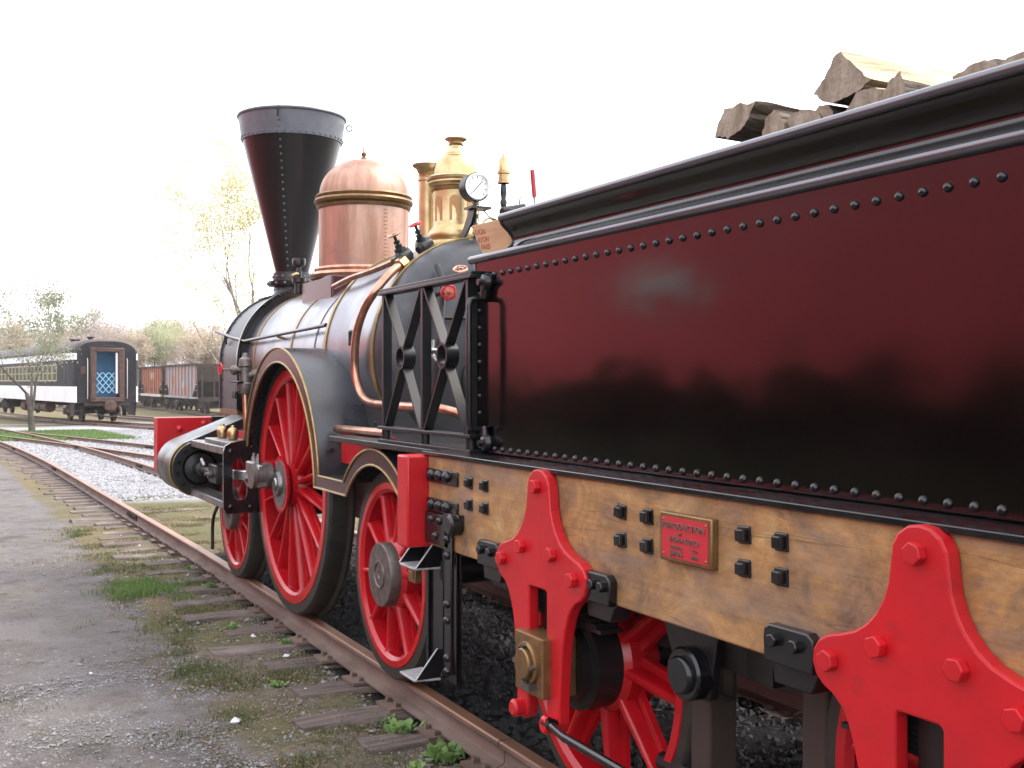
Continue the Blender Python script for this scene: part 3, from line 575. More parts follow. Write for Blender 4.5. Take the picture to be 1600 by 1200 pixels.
# ------------------------------------------------------------------ locomotive
BX, BZ = TC, 1.54                                     # boiler axis
def cyl_y(mb, r, y0, y1, n=64, **k): return mb.cyl((BX, y0, BZ), (BX, y1, BZ), r, n=n, **k)
loco = thing('steam_locomotive', 'antique black and red steam locomotive with copper dome and funnel smokestack', 'locomotive', (TC, 6.5, 0))
def build_loco():
    T = loco
    # wheels
    drv = wheel_parts(.762, .70, .635, .12, .06, 16, .062, .013, 'hub_steel', face='none'); sm = wheel_parts(.487, .43, .385, .152, .052, 10, .06, .017, 'hub_steel')
    for side, x in ((-1, WF), (1, 2 * TC - WF)):
        place_wheel(drv, 16, T, x, 6.52, .762, side, R(9)); place_wheel(sm, 10, T, x, 4.87, .487, side, R(12)); place_wheel(sm, 10, T, x, 7.9, .487, side, R(4))
    for y, z in ((6.52, .762), (4.87, .487), (7.9, .487)): MB().cyl((WF + .05, y, z), (2 * TC - WF - .05, y, z), .075).build('axle', 'black_satin', T)
    # crank disc, pin, connecting rod
    mb = MB(); n = 56; prof = []
    mb.lathe([(.12, .09), (.13, .03), (.13, -.02)], (WF, 6.52, .762), (1, 0, 0), 40)
    mb.build('crank_boss', 'wheel_red', T)
    mb = MB(); pts = []
    for k in range(n): pts += [(6.50 + .168 * math.cos(2 * PI * (k + o) / n), .775 + .168 * math.sin(2 * PI * (k + o) / n)) if q else (6.50 + .152 * math.cos(2 * PI * (k + o) / n), .775 + .152 * math.sin(2 * PI * (k + o) / n)) for o, q in ((0, 1), (.45, 1), (.5, 0), (.95, 0))]
    mb.prism(pts, 'X', 1.812, 1.828); d = mb.build('ratchet_disc', 'wheel_red', T, 0)
    mb = MB().lathe([(.14, 1.813), (.14, 1.809), (.125, 1.807), (.075, 1.805), (.07, 1.785), (.04, 1.785), (.035, 1.775), (.0, 1.775)], (0, 6.50, .775), (1, 0, 0), 40, cap=False); mb.build('hub_cap', 'steel', d)
    MB().lathe([(.075, 1.68), (.075, 1.71), (.07, 1.715), (.07, 1.76), (.08, 1.765), (.08, 1.80)], (0, 6.66, .815), (1, 0, 0), 32).build('crank_pin', 'hub_steel', T)
    rod = MB()
    rod.bar((1.74, 7.75, .755), (1.74, 6.85, .80), (.020, 0, 0), (0, .0, .032)); ro = rod.build('connecting_rod', 'steel_bright', T, bevel=.008)
    mb = MB(); mb.box(1.70, 1.775, 6.76, 6.87, .735, .895); mb.box(1.705, 1.77, 6.60, 6.77, .745, .885); mb.build('big_end', 'steel', ro, bevel=.01)
    mb = MB()
    for y in (6.80, 6.70): mb.cyl((1.735, y, .885), (1.735, y, .925), .017, n=6); mb.cyl((1.735, y, .92), (1.735, y, .945), .011, n=8)
    mb.cyl((1.70, 6.81, .79), (1.685, 6.81, .79), .03, n=6); mb.cyl((1.69, 6.81, .79), (1.678, 6.81, .79), .018, n=12)
    mb.build('big_end_bolts', 'steel', ro)
    # frames, axle boxes, ash pan, running gear inside
    for x in (2.10, 2 * TC - 2.12): MB().box(x, x + .03, 4.35, 9.42, .62, 1.06).build('frame_plate', 'black_satin', T)
    MB().box(2.2, 3.2, 5.35, 6.05, .34, 1.02).build('ash_pan', 'ash_dark', T)
    MB().box(2.16, 3.26, 4.2, 9.4, 1.03, 1.075).build('deck', 'black_satin', T)
    MB().box(1.93, 1.955, 4.98, 5.72, .95, 1.118).build('side_plate', 'red_paint', T)
    MB().box(1.935, 1.96, 7.30, 8.42, .84, 1.03).build('front_side_plate', 'red_paint', T)
    each(T, 'spring_cup', 'red_paint', [(1.935, y, .95) for y in (7.42, 7.55)], (-1, 0, 0), .035, .035, 'round')
    MB().tube([(1.905, 4.99, 1.138), (1.905, 5.72, 1.132)], .022, 12).build('side_pipe', 'copper_pipe', T)
    # boiler barrel, firebox, smokebox
    mb = MB(); cyl_y(mb, .54, 6.40, 8.76, 72); boiler = mb.build('boiler_barrel', 'boiler_paint', T)
    for y, wd in ((7.52, .03), (8.50, .03), (6.98, .012)):
        mb = MB().ring([(.5405, -wd / 2), (.546, -wd / 2), (.546, wd / 2), (.5405, wd / 2)], (BX, y, BZ), (0, 1, 0), 72); mb.build('boiler_band', 'gold_line' if wd > .02 else 'boiler_paint', boiler)
    mb = MB(); rf = .645
    prof = [(.535, 6.43), (.600, 6.448), (rf, 6.42), (rf, 5.60), (.64, 5.555), (.622, 5.51), (.595, 5.475), (.56, 5.452), (.50, 5.44), (0, 5.44)]
    mb.lathe([(r, y - BZ * 0) for r, y in prof], (BX, 0, BZ), (0, 1, 0), 80, cap=False); fb = mb.build('firebox', 'boiler_paint', T, 40); fb.data.materials.append(MAT['backhead_paint'])
    for p_ in fb.data.polygons:
        if p_.center.y < 5.59: p_.material_index = 1
    mb = MB().box(BX - .60, BX + .60, 5.47, 6.40, 1.08, BZ - .1); mb.build('firebox_base', 'backhead_paint', fb)
    for y in (6.425, 5.61):
        MB().ring([(rf + .001, -.02), (rf + .007, -.02), (rf + .007, .02), (rf + .001, .02)], (BX, y, BZ), (0, 1, 0), 80).build('firebox_band', 'gold_line', fb)
    mb = MB()                                          # keyhole staple on the cladding, two little studs
    a = R(172); c = Vector((BX + rf * math.cos(a), 5.98, BZ + rf * math.sin(a)))
    for dz in (.03, -.03): mb.dome(c + Vector((0, 0, dz)), (-1, 0, .1), .016, .012)
    mb.bar(c + Vector((-.004, 0, -.035)), c + Vector((-.004, 0, .035)), (.006, 0, 0), (0, .008, 0)); mb.build('cladding_plug', 'black_satin', fb)
    each(fb, 'base_stud', 'black_satin', [(BX - .601, 5.52 + .15 * k, 1.16) for k in range(6)], (-1, 0, 0), .012, .008)
    sbp = arc(BX, BZ, .585, 0, 180, 40) + [(BX - .585, 1.155), (BX + .585, 1.155)]
    sb = MB().prism(sbp, 'Y', 8.78, 9.42).build('smokebox', 'smokebox_grey', T)
    for y, r0, wd in ((8.765, .612, .035), (8.725, .585, .02), (9.42, .60, .03)):
        o_, i_ = arc(BX, BZ, r0, 0, 180, 48), arc(BX, BZ, .535, 0, 180, 48)
        o_ = [(BX + r0, 1.16)] + o_ + [(BX - r0, 1.16)]; i_ = [(BX + .535, 1.16)] + i_ + [(BX - .535, 1.16)]
        mb = MB(); vs = []; m_ = len(o_)
        for yy in (y - wd / 2, y + wd / 2): vs += [(a, yy, b) for a, b in o_] + [(a, yy, b) for a, b in i_]
        fs = []
        for k in range(m_ - 1):
            fs += [(k, k + 1, m_ + k + 1, m_ + k), (2 * m_ + k, 2 * m_ + k + 1, 3 * m_ + k + 1, 3 * m_ + k), (k, k + 1, 2 * m_ + k + 1, 2 * m_ + k)]
        mb.add(vs, fs).build('smokebox_ring', 'black_gloss' if y < 9 else 'smokebox_grey', sb, 40)
    mb = MB()
    for yy in (8.80, 9.36):
        for k in range(-2, 28):
            a = 180 - k * 7 if k >= 0 else 180
            z = BZ + .585 * math.sin(R(a)) if k >= 0 else BZ + .07 * k
            mb.dome((BX + .585 * math.cos(R(a)), yy, z), (math.cos(R(a)), 0, math.sin(R(a))), .011, .008, 8, 2)
    for k in range(7, 24):
        a = R(180 - k * 7); mb.dome((BX + .60 * math.cos(a), 8.746, BZ + .60 * math.sin(a)), (0, -1, 0), .010, .008, 8, 2)
    for k in range(5): mb.dome((BX - .585, 8.80, BZ - .07 * (k + 1)), (-1, 0, 0), .011, .008, 8, 2); mb.dome((BX - .585, 9.36, BZ - .07 * (k + 1)), (-1, 0, 0), .011, .008, 8, 2)
    mb.build('smokebox_rivets', 'black_satin', sb)['kind'] = 'stuff'
    mb = MB().box(BX - .597, BX + .597, 8.80, 9.40, 1.118, 1.16); mb.build('smokebox_foot', 'bronze', sb)
    MB().lathe([(.45, 0), (.45, .04), (.30, .10), (0, .12)], (BX, 9.43, BZ), (0, 1, 0), 40).build('smokebox_door', 'smokebox_grey', sb)
    MB().box(BX - .55, BX + .55, 8.45, 9.42, .60, 1.118).build('saddle', 'black_satin', T)
    # stack
    SY = 9.33
    st = MB().lathe([(.142, 2.30), (.142, 2.32), (.418, 3.445), (.41, 3.445), (.13, 2.32)], (BX, SY, 0), (0, 0, 1), 64, cap=False).build('smokestack', 'stack_black', T)
    MB().ring([(.424, 3.425), (.450, 3.625), (.445, 3.625), (.415, 3.425)], (BX, SY, 0), (0, 0, 1), 72).build('stack_band', 'stack_band', st)
    MB().ring([(.449 + .014 * math.cos(R(a)), 3.63 + .014 * math.sin(R(a))) for a in range(0, 360, 45)], (BX, SY, 0), (0, 0, 1), 72).build('stack_rim', 'stack_band', st)
    MB().lathe([(.20, 2.02), (.20, 2.09), (.185, 2.10), (.155, 2.14), (.152, 2.19), (.20, 2.195), (.205, 2.235), (.165, 2.24), (.16, 2.31), (.14, 2.315)], (BX, SY, 0), (0, 0, 1), 40, cap=False).build('stack_base', 'stack_black', st)
    mb = MB(); mb.prism(arc(BX, BZ, .605, 68, 112, 14) + arc(BX, BZ, .575, 112, 68, 14), 'Y', SY - .27, SY + .27); mb.build('stack_saddle', 'stack_black', st)
    mb = MB(); sa = math.atan2(-SY, -BX) - R(14)
    for k in range(20):
        t = k / 19; z = 2.36 + t * 1.07; r_ = .142 + (z - 2.32) / 1.125 * .276; mb.dome((BX + r_ * math.cos(sa), SY + r_ * math.sin(sa), z), (math.cos(sa), math.sin(sa), -.25), .010, .008, 8, 2)
    for k in range(44):
        a = 2 * PI * k / 44; mb.dome((BX + .427 * math.cos(a), SY + .427 * math.sin(a), 3.445), (math.cos(a), math.sin(a), 0), .010, .008, 8, 2)
    for k in range(16):
        a = 2 * PI * k / 16; mb.dome((BX + .162 * math.cos(a), SY + .162 * math.sin(a), 2.275), (math.cos(a), math.sin(a), 0), .013, .010, 8, 2); mb.dome((BX + .153 * math.cos(a), SY + .153 * math.sin(a), 2.165), (math.cos(a), math.sin(a), 0), .010, .008, 8, 2)
        mb.dome((BX + .205 * math.cos(a + .2), SY + .205 * math.sin(a + .2), 2.215), (math.cos(a + .2), math.sin(a + .2), 0), .014, .012, 8, 2)
    for k in range(3): mb.dome((BX + .44 * math.cos(sa), SY + .44 * math.sin(sa), 3.48 + k * .05), (math.cos(sa), math.sin(sa), 0), .009, .008, 8, 2)
    mb.build('stack_rivets', 'stack_band', st)['kind'] = 'stuff'
    mb = MB(); r_ = .458; hp = Vector((BX + r_ * math.cos(sa), SY + r_ * math.sin(sa), 3.64)); o_ = Vector((math.cos(sa), math.sin(sa), 0))
    mb.tube([hp, hp + o_ * .02 + Vector((0, 0, -.02)), hp + o_ * .012 + Vector((0, 0, -.075)), hp + o_ * .03 + Vector((0, 0, -.09))], .008, 8); mb.build('stack_hook', 'black_satin', st)
    mb = MB(); ea = sa + R(97); ep = Vector((BX + .455 * math.cos(ea), SY + .455 * math.sin(ea), 3.56)); mb.tube([ep + Vector((math.cos(ea) * .03, math.sin(ea) * .03, 0)) + Vector((math.cos(ea) * .025 * math.cos(t), math.sin(ea) * .025 * math.cos(t), .025 * math.sin(t))) for t in [2 * PI * k / 14 for k in range(14)]], .006, 6, closed=True); mb.build('stack_eye', 'stack_band', st)
    # steam dome
    DY = 7.53; q = BX
    MB().box(q - .352, q + .352, DY - .34, DY + .34, 1.80, 2.105).build('dome_base', 'maroon', T, bevel=.012)
    dm = MB().lathe([(.318, 2.16), (.318, 2.62)], (q, DY, 0), (0, 0, 1), 64).build('steam_dome', 'copper', T)
    MB().lathe([(.345, 2.10), (.375, 2.105), (.382, 2.13), (.365, 2.15), (.345, 2.155), (.352, 2.17), (.345, 2.185), (.318, 2.19)], (q, DY, 0), (0, 0, 1), 64).build('dome_foot_ring', 'copper_pipe', dm)
    MB().ring([(.30, 2.60), (.325, 2.60), (.334, 2.615), (.336, 2.622), (.322, 2.628), (.33, 2.632), (.345, 2.64), (.352, 2.655), (.346, 2.668), (.335, 2.672), (.34, 2.68), (.345, 2.69), (.335, 2.702), (.30, 2.705)], (q, DY, 0), (0, 0, 1), 64).build('dome_ring', 'bronze', dm)
    MB().lathe([(.315 * math.cos(R(a)), 2.70 + .265 * math.sin(R(a)) ** .94 if a else 2.70) for a in range(0, 91, 6)], (q, DY, 0), (0, 0, 1), 64, cap=False).build('dome_cap', 'copper', dm)
    MB().lathe([(.022, 2.965), (.022, 2.978), (.010, 2.985), (.018, 3.0), (.018, 3.012), (.006, 3.02), (.005, 3.06), (0, 3.062)], (q, DY, 0), (0, 0, 1), 16, cap=False).build('dome_finial', 'bronze', dm)
    mb = MB(); va = math.atan2(-DY, -q) + R(28)
    for s_ in (-.022, .022):
        for k in range(16): mb.dome((q + .318 * math.cos(va + s_), DY + .318 * math.sin(va + s_), 2.21 + k * .026), (math.cos(va), math.sin(va), 0), .006, .004, 6, 2)
    mb.build('dome_rivets', 'copper_pipe', dm)['kind'] = 'stuff'
    # small oil cup beside the dome
    mb = MB().lathe([(.03, 2.03), (.03, 2.10), (.05, 2.11), (.05, 2.14), (.02, 2.15), (.014, 2.22), (.045, 2.235), (.05, 2.27), (.045, 2.285), (.0, 2.285)], (2.36, 7.95, 0), (0, 0, 1), 20, cap=False)
    cp = mb.build('oil_cup', 'black_satin', T); MB().tube([(2.36, 7.95, 2.17), (2.32, 7.91, 2.17), (2.28, 7.88, 2.15)], .012, 8).build('cup_handle', 'brass', cp)
    # safety valve column and whistle column on the firebox
    GY = 5.95
    gv = MB().lathe([(.205, 2.165), (.205, 2.185), (.198, 2.195), (.16, 2.20), (.165, 2.215), (.17, 2.235), (.162, 2.26), (.142, 2.28), (.136, 2.295), (.136, 2.50)], (q, GY, 0), (0, 0, 1), 56).build('safety_valve', 'brass', T)
    MB().ring([(.12, 2.49), (.145, 2.495), (.15, 2.51), (.142, 2.518), (.155, 2.525), (.162, 2.54), (.157, 2.552), (.168, 2.56), (.17, 2.572), (.16, 2.58), (.12, 2.58)], (q, GY, 0), (0, 0, 1), 56).build('valve_ring', 'brass', gv)
    MB().lathe([(.132, 2.578), (.128, 2.62), (.115, 2.66), (.09, 2.695), (.075, 2.705), (.072, 2.715), (.062, 2.72), (.058, 2.735), (.045, 2.75), (.04, 2.765), (.045, 2.772), (.04, 2.778), (.042, 2.79), (.065, 2.803), (.066, 2.81), (.0, 2.81)], (q, GY, 0), (0, 0, 1), 48, cap=False).build('valve_bell', 'brass', gv)
    MB().lathe([(.19, 2.10), (.19, 2.166)], (q, GY, 0), (0, 0, 1), 40).build('valve_foot', 'bronze', gv)
    for k in range(8):                                 # raised arched panels
        a = 2 * PI * k / 8 + .3; pts = [(-.03, 2.315), (.03, 2.315)] + [(.03 * math.cos(R(t)), 2.43 + .03 * math.sin(R(t))) for t in range(0, 181, 30)]
        vs = [(q + .1385 * math.cos(a + u_ / .1385), GY + .1385 * math.sin(a + u_ / .1385), z) for u_, z in pts]; vs2 = [(q + .1365 * math.cos(a + u_ / .1365), GY + .1365 * math.sin(a + u_ / .1365), z) for u_, z in pts]; n_ = len(pts)
        MB().add(vs + vs2, [tuple(range(n_))] + [(i, (i + 1) % n_, n_ + (i + 1) % n_, n_ + i) for i in range(n_)]).build('valve_panel', 'panel_copper', gv, 30)
    each(gv, 'valve_bolt', 'steel', [(q + .185 * math.cos(2 * PI * k / 14), GY + .185 * math.sin(2 * PI * k / 14), 2.166) for k in range(14)], (0, 0, -1), .012, .012)
    cy = 6.36
    col_ = MB().lathe([(.095, 2.08), (.095, 2.18), (.085, 2.19), (.085, 2.25), (.072, 2.26), (.06, 2.27), (.06, 2.62), (.066, 2.625), (.066, 2.64), (.06, 2.645), (.062, 2.67), (.075, 2.70), (.098, 2.715), (.10, 2.725), (.06, 2.72), (.05, 2.6)], (q, cy, 0), (0, 0, 1), 40, cap=False).build('valve_column', 'brass', T)
    # pressure gauge on its bracket
    gx, gy, gz = 2.655, 5.55, 2.46; gd = Vector((.05, -1, .0)).normalized(); gc = Vector((gx, gy, gz))
    pg = MB().lathe([(.072, .075), (.076, .07), (.076, .01), (.080, .006), (.080, -.004), (.070, -.006)], gc, gd * -1, 40).build('pressure_gauge', 'black_satin', T)
    MB().lathe([(.074, -.0045), (.075, -.010), (.068, -.011), (.067, -.0065)], gc, gd * -1, 40, cap=False).build('gauge_bezel', 'steel_bright', pg)
    MB().lathe([(.068, -.0062), (.068, -.0072)], gc, gd * -1, 40).build('dial', 'gauge_white', pg)
    side = gd.cross(Vector((0, 0, 1))).normalized(); mb = MB(); fc = gc + gd * .0085
    for k in range(9):
        a = R(225 - k * 33.75); dv = side * math.cos(a) * -1 + Vector((0, 0, 1)) * math.sin(a); mb.bar(fc + dv * .050, fc + dv * .060, side.cross(dv).normalized() * .0004, dv.cross(gd).normalized() * .0015)
    dv = (side * .7 + Vector((0, 0, -.75))).normalized(); mb.bar(fc - dv * .045, fc + dv * .045, gd * .0004, dv.cross(gd).normalized() * .0016); mb.build('gauge_needle', 'black_satin', pg)
    mb = MB(); mb.tube([gc + Vector((0, .02, -.075)), gc + Vector((0, .02, -.13)), (gx, gy + .02, 2.20), (gx, gy + .05, 2.12)], .009, 8)
    for z in (2.375, 2.30, 2.25, 2.215): mb.cyl((gx, gy + .02, z - .012), (gx, gy + .02, z + .012), .016, n=6)
    mb.cyl((gx, gy + .02, 2.20), (gx, gy + .02, 2.245), .012, .022, n=12); mb.build('gauge_pipe', 'black_satin', pg)
    mb = MB(); mb.prism([(5.51, 2.345), (5.59, 2.345), (5.60, 2.32), (5.72, 2.18), (5.80, 2.18), (5.80, 2.165), (5.70, 2.165), (5.56, 2.26)], 'X', 2.625, 2.64); mb.build('gauge_bracket', 'black_satin', pg)
    mb = MB(); mb.box(2.60, 2.72, 5.50, 5.60, 2.335, 2.348); mb.build('gauge_shelf', 'black_satin', pg)
    MB().tube([gc + Vector((.03, .02, -.10)), (2.73, 5.55, 2.30), (2.78, 5.5, 2.27), (2.84, 5.5, 2.28), (2.89, 5.5, 2.33), (2.90, 5.5, 2.42)], .004, 6).build('gauge_line', 'black_satin', pg)
    MB().tube([Vector((2.70 + .045 * math.cos(t), 5.48, 2.235 + .045 * math.sin(t))) for t in [2 * PI * k / 18 for k in range(18)]], .006, 6, closed=True).build('siphon_loop', 'brass', pg)
    # whistle
    wx, wy = 2.775, 5.46
    wh = MB().lathe([(.034, 2.475), (.034, 2.485), (.028, 2.488), (.028, 2.525), (.036, 2.528), (.036, 2.54), (.026, 2.543), (.026, 2.60), (.02, 2.615), (.008, 2.62), (.006, 2.64), (0, 2.642)], (wx, wy, 0), (0, 0, 1), 24, cap=False).build('whistle', 'brass', T)
    MB().lathe([(.03, 2.17), (.03, 2.22), (.016, 2.23), (.016, 2.29), (.024, 2.30), (.024, 2.33), (.013, 2.34), (.02, 2.37), (.013, 2.39), (.018, 2.42), (.018, 2.45), (.012, 2.475)], (wx, wy, 0), (0, 0, 1), 16, cap=False).build('whistle_stem', 'black_satin', wh)
    # black quadrant and red-gripped lever behind it
    mb = MB(); mb.box(2.72, 2.84, 5.30, 5.36, 2.26, 2.315); mb.cyl((2.70, 5.33, 2.30), (2.84, 5.33, 2.33), .022, n=12); mb.build('regulator_bracket', 'black_satin', T, bevel=.006)
    lv = MB().tube([(2.89, 5.30, 2.20), (2.88, 5.30, 2.40)], .007, 8).build('regulator_lever', 'steel', T)
    MB().tube([(2.882, 5.30, 2.385), (2.868, 5.30, 2.53)], .013, 10).build('lever_grip', 'plaque_red', lv)
    # valves and copper delivery pipes on the firebox
    def hand_wheel(c, d, r, m_='red_paint', parent=T, spokes=5, name='hand_wheel'):
        c = Vector(c); d = Vector(d).normalized(); u = d.cross(Vector((0, .3, 1))).normalized(); v = d.cross(u); mb = MB()
        mb.tube([c + (u * math.cos(t) + v * math.sin(t)) * r * (1 + .07 * math.cos(5 * t)) for t in [2 * PI * k / 25 for k in range(25)]], r * .17, 7, closed=True)
        for k in range(spokes): t = 2 * PI * k / spokes; mb.cyl(c, c + (u * math.cos(t) + v * math.sin(t)) * r, r * .11, n=6)
        mb.cyl(c - d * r * .2, c + d * r * .25, r * .25, n=10); return mb.build(name, m_, parent)
    for (vx, vy, vz), sc_, pm in (((2.285, 5.72, 2.07), 1., 1), ((2.41, 5.72, 2.135), .92, 0)):
        nrm = Vector((-.45, -.1, .9)).normalized(); c = Vector((vx, vy, vz)); mb = MB()
        mb.cyl(c - nrm * .06, c + nrm * .055 * sc_, .036 * sc_, .032 * sc_, n=16); mb.lathe([(.02, -.05), (.04, -.045), (.044, 0), (.04, .03), (.02, .05)], c, Vector((-.8, -.3, -.5)), 16)
        mb.cyl(c + nrm * .05, c + nrm * .075, .02, n=6); mb.cyl(c + nrm * .06, c + nrm * .13, .009, n=8); mb.cyl(c + nrm * .08, c + nrm * .098, .018, n=6); v = mb.build('globe_valve', 'black_satin', T)
        hand_wheel(c + nrm * .132, nrm, .034, 'red_paint' if not pm else 'copper_pipe', v)
    pts = [(2.26, 5.66, 2.03), (2.17, 5.62, 1.965), (2.075, 5.60, 1.86), (2.04, 5.68, 1.76), (2.02, 5.74, 1.62), (2.022, 5.76, 1.44), (2.03, 5.70, 1.33), (2.03, 5.56, 1.275), (2.03, 5.30, 1.265), (2.04, 5.05, 1.262), (2.06, 4.7, 1.26), (2.2, 4.5, 1.2)]
    dp = MB().tube(lerp_path(pts, 6), .023, 12).build('delivery_pipe', 'copper_pipe', T)
    MB().cyl((2.275, 5.67, 2.04), (2.235, 5.65, 2.012), .038, n=6).build('pipe_nut', 'brass', dp)
    MB().tube(lerp_path([(2.18, 6.60, 1.97), (2.19, 6.30, 2.00), (2.22, 6.02, 2.02), (2.26, 5.80, 2.05)], 5), .018, 10).build('feed_pipe', 'copper_pipe', T)
    # backhead fittings in the cab
    hand_wheel((2.345, 5.24, 1.845), (-.2, -1, 0), .037, 'red_paint', T, name='firehole_hand_wheel'); MB().cyl((2.345, 5.24, 1.845), (2.36, 5.44, 1.845), .012, n=8).build('hand_wheel_stem', 'black_satin', T)
    MB().lathe([(.027, 0), (.027, .008), (.012, .012), (.008, .02), (0, .02)], (2.345, 5.235, 1.845), (-.2, -1, 0), 20).build('hand_wheel_plate', 'faded_red', T)
    hand_wheel((2.44, 5.30, 1.975), (-.3, -.4, .8), .036, 'copper_pipe', T, name='top_hand_wheel')
    hand_wheel((2.235, 5.30, 1.735), (-1, -.4, 0), .04, 'red_paint', T, name='side_hand_wheel')
    for pth, r_ in (([(2.35, 5.40, 2.0), (2.36, 5.34, 1.9), (2.34, 5.33, 1.6), (2.30, 5.33, 1.3)], .016), ([(2.6, 5.38, 2.0), (2.6, 5.36, 1.2)], .02), ([(2.2, 5.35, 1.72), (2.9, 5.35, 1.72)], .012)): MB().tube(pth, r_, 8).build('backhead_pipe', 'black_satin', T)
    MB().lathe([(.20, 0), (.20, .03), (.17, .045), (0, .045)], (BX, 5.45, 1.38), (0, -1, 0), 32).build('fire_door', 'black_satin', T)
    mb = MB(); mb.tube([(2.27, 5.28, 1.60), (2.27, 5.28, 1.52), (2.29, 5.26, 1.49)], .014, 8); mb.cyl((2.25, 5.25, 1.545), (2.31, 5.25, 1.545), .014, n=8); mb.build('try_cock', 'steel', T)
    # footplate and cast railing
    MB().box(1.765, 3.64, 3.72, 5.42, 1.085, 1.112).build('footplate', 'black_satin', T, bevel=.004)
    RX = 1.80; rl = MB()
    rl.box(RX - .022, RX + .022, 3.765, 4.74, 1.785, 1.80); rl.box(RX - .03, RX + .03, 3.76, 4.745, 1.772, 1.786); rail = rl.build('railing', 'rail_black', T, bevel=.003)
    mb = MB(); mb.box(RX - .03, RX + .03, 3.765, 4.74, 1.17, 1.185); mb.box(RX - .03, RX + .03, 3.765, 4.74, 1.113, 1.128); mb.build('railing_base', 'rail_black', rail, bevel=.003)
    for y in (4.70, 4.25, 3.81):
        MB().bar((RX, y, 1.113), (RX, y, 1.775), (.020, 0, 0), (0, .010, 0)).build('railing_post', 'rail_black', rail)
        MB().cyl((RX, y, 1.128), (RX, y, 1.17), .022, n=16).build('post_foot', 'rail_black', rail)
    for cy_ in (4.475, 4.03):
        MB().ring([(.042, -.027), (.052, -.027), (.052, .027), (.042, .027)], (RX, cy_, 1.487), (1, 0, 0), 28).build('railing_ring', 'rail_black', rail)
        for sy, sz in ((1, 1), (-1, 1), (1, -1), (-1, -1)):
            a = Vector((RX, cy_ + sy * .022, 1.487 + sz * .047)); b = Vector((RX, cy_ + sy * (.205 if sz > 0 else .20), 1.775 if sz > 0 else 1.185)); d = (b - a).normalized(); nrm = d.cross(Vector((1, 0, 0)))
            MB().bar(a, b, (.020, 0, 0), nrm * .005).build('railing_brace', 'rail_black', rail)
    # splashers: narrow lined face, curved tops and the step between
    SX = 1.80
    o1 = arc(6.51, .762, .823, 16, 171.4, 44) + [(5.5, .886)] + arc(4.87, .49, .58, 43, 165, 24)
    i1 = arc(6.51, .762, .738, 16, 175.5, 44) + [(5.5, .82)] + arc(4.87, .49, .507, 40.6, 165, 24)
    o1 = [(6.51 + (y - 6.51), z) for y, z in o1]
    fc_ = MB(); n_ = len(o1); vs = []
    for x in (SX, SX + .010): vs += [(x, y, z) for y, z in o1] + [(x, y, z) for y, z in i1]
    fs = []
    for k in range(n_ - 1): fs += [(k, k + 1, n_ + k + 1, n_ + k), (2 * n_ + k, 2 * n_ + k + 1, 3 * n_ + k + 1, 3 * n_ + k), (n_ + k, n_ + k + 1, 3 * n_ + k + 1, 3 * n_ + k)]
    fc_.add(vs, fs); sp = fc_.build('splasher', 'maroon', T, 30)
    for poly, nm in ((o1, 'outer_beading'), (i1, 'inner_beading')):
        MB().tube([(SX - .002, y, z) for y, z in poly], .0068, 8).build(nm, 'gold_line', sp)
    m_ = 45
    def sheet(poly, x0, x1, th=.008):
        k = len(poly); vs = [(x, y, z) for x in (x0, x1) for y, z in poly] + [(x, y + 0, z - th) for x in (x0, x1) for y, z in poly]
        return MB().add(vs, [(i, i + 1, k + i + 1, k + i) for i in range(k - 1)] + [(2 * k + i, 2 * k + i + 1, 3 * k + i + 1, 3 * k + i) for i in range(k - 1)] + [(i, i + 1, 2 * k + i + 1, 2 * k + i) for i in range(k - 1)])
    sheet(o1[:m_], SX + .004, 2.20).build('splasher_top', 'splasher_paint', sp, 30)
    sheet(o1[m_ - 1:m_ + 2], SX + .004, 2.10).build('running_board', 'splasher_paint', sp, 30)
    sheet(o1[m_ + 1:], SX + .004, 2.06).build('trailing_splasher_top', 'splasher_paint', sp, 30)
    MB().cyl((1.86, 5.703, 1.02), (1.86, 5.66, 1.02), .016, n=6).build('splasher_bolt', 'black_satin', sp)
    # curved red nameplate over the splasher
    pl = arc(6.51, .80, .86, 22, 62, 14) + arc(6.51, .80, .80, 62, 22, 14)
    MB().prism([(y, z) for y, z in pl], 'X', 1.95, 1.962).build('name_plate', 'plaque_red', T); MB().tube([(1.949, y, z) for y, z in arc(6.51, .80, .852, 22, 62, 14)], .006, 6).build('name_plate_edge', 'gold_line', T)
    # handrail along the barrel
    hr = MB().tube([(2.115, 9.55, 1.81), (2.135, 9.1, 1.745), (2.14, 8.66, 1.70), (2.145, 8.0, 1.712), (2.15, 6.66, 1.735)], .013, 10).build('boiler_handrail', 'maroon', T)
    for y in (8.66, 7.75): MB().cyl((2.14, y, 1.705), (2.24, y, 1.68), .010, n=8).build('handrail_bracket', 'gold_line', hr)
    MB().cyl((2.12, 9.25, 1.765), (2.13, 9.25, 1.69), .010, n=8).build('handrail_post', 'black_satin', hr)
    # lubricator with red hand wheel
    lb = MB(); lx, ly = 1.86, 7.52
    lb.lathe([(.045, 1.30), (.05, 1.31), (.05, 1.37), (.04, 1.38), (.038, 1.48), (.045, 1.49), (.04, 1.535), (.022, 1.55), (.018, 1.575), (0, 1.58)], (lx, ly, 0), (0, 0, 1), 20, cap=False)
    lb.cyl((lx, ly, 1.46), (lx - .10, ly, 1.463), .020, n=12); lb.lathe([(.018, .055), (.032, .06), (.034, .085), (.02, .10)], (lx, ly, 1.461), (-1, 0, 0), 16); lb.cyl((lx - .10, ly, 1.463), (lx - .17, ly, 1.468), .007, n=8); lb.cyl((lx, ly, 1.42), (2.16, ly - .1, 1.50), .03, n=12)
    lu = lb.build('lubricator', 'hub_steel', T)
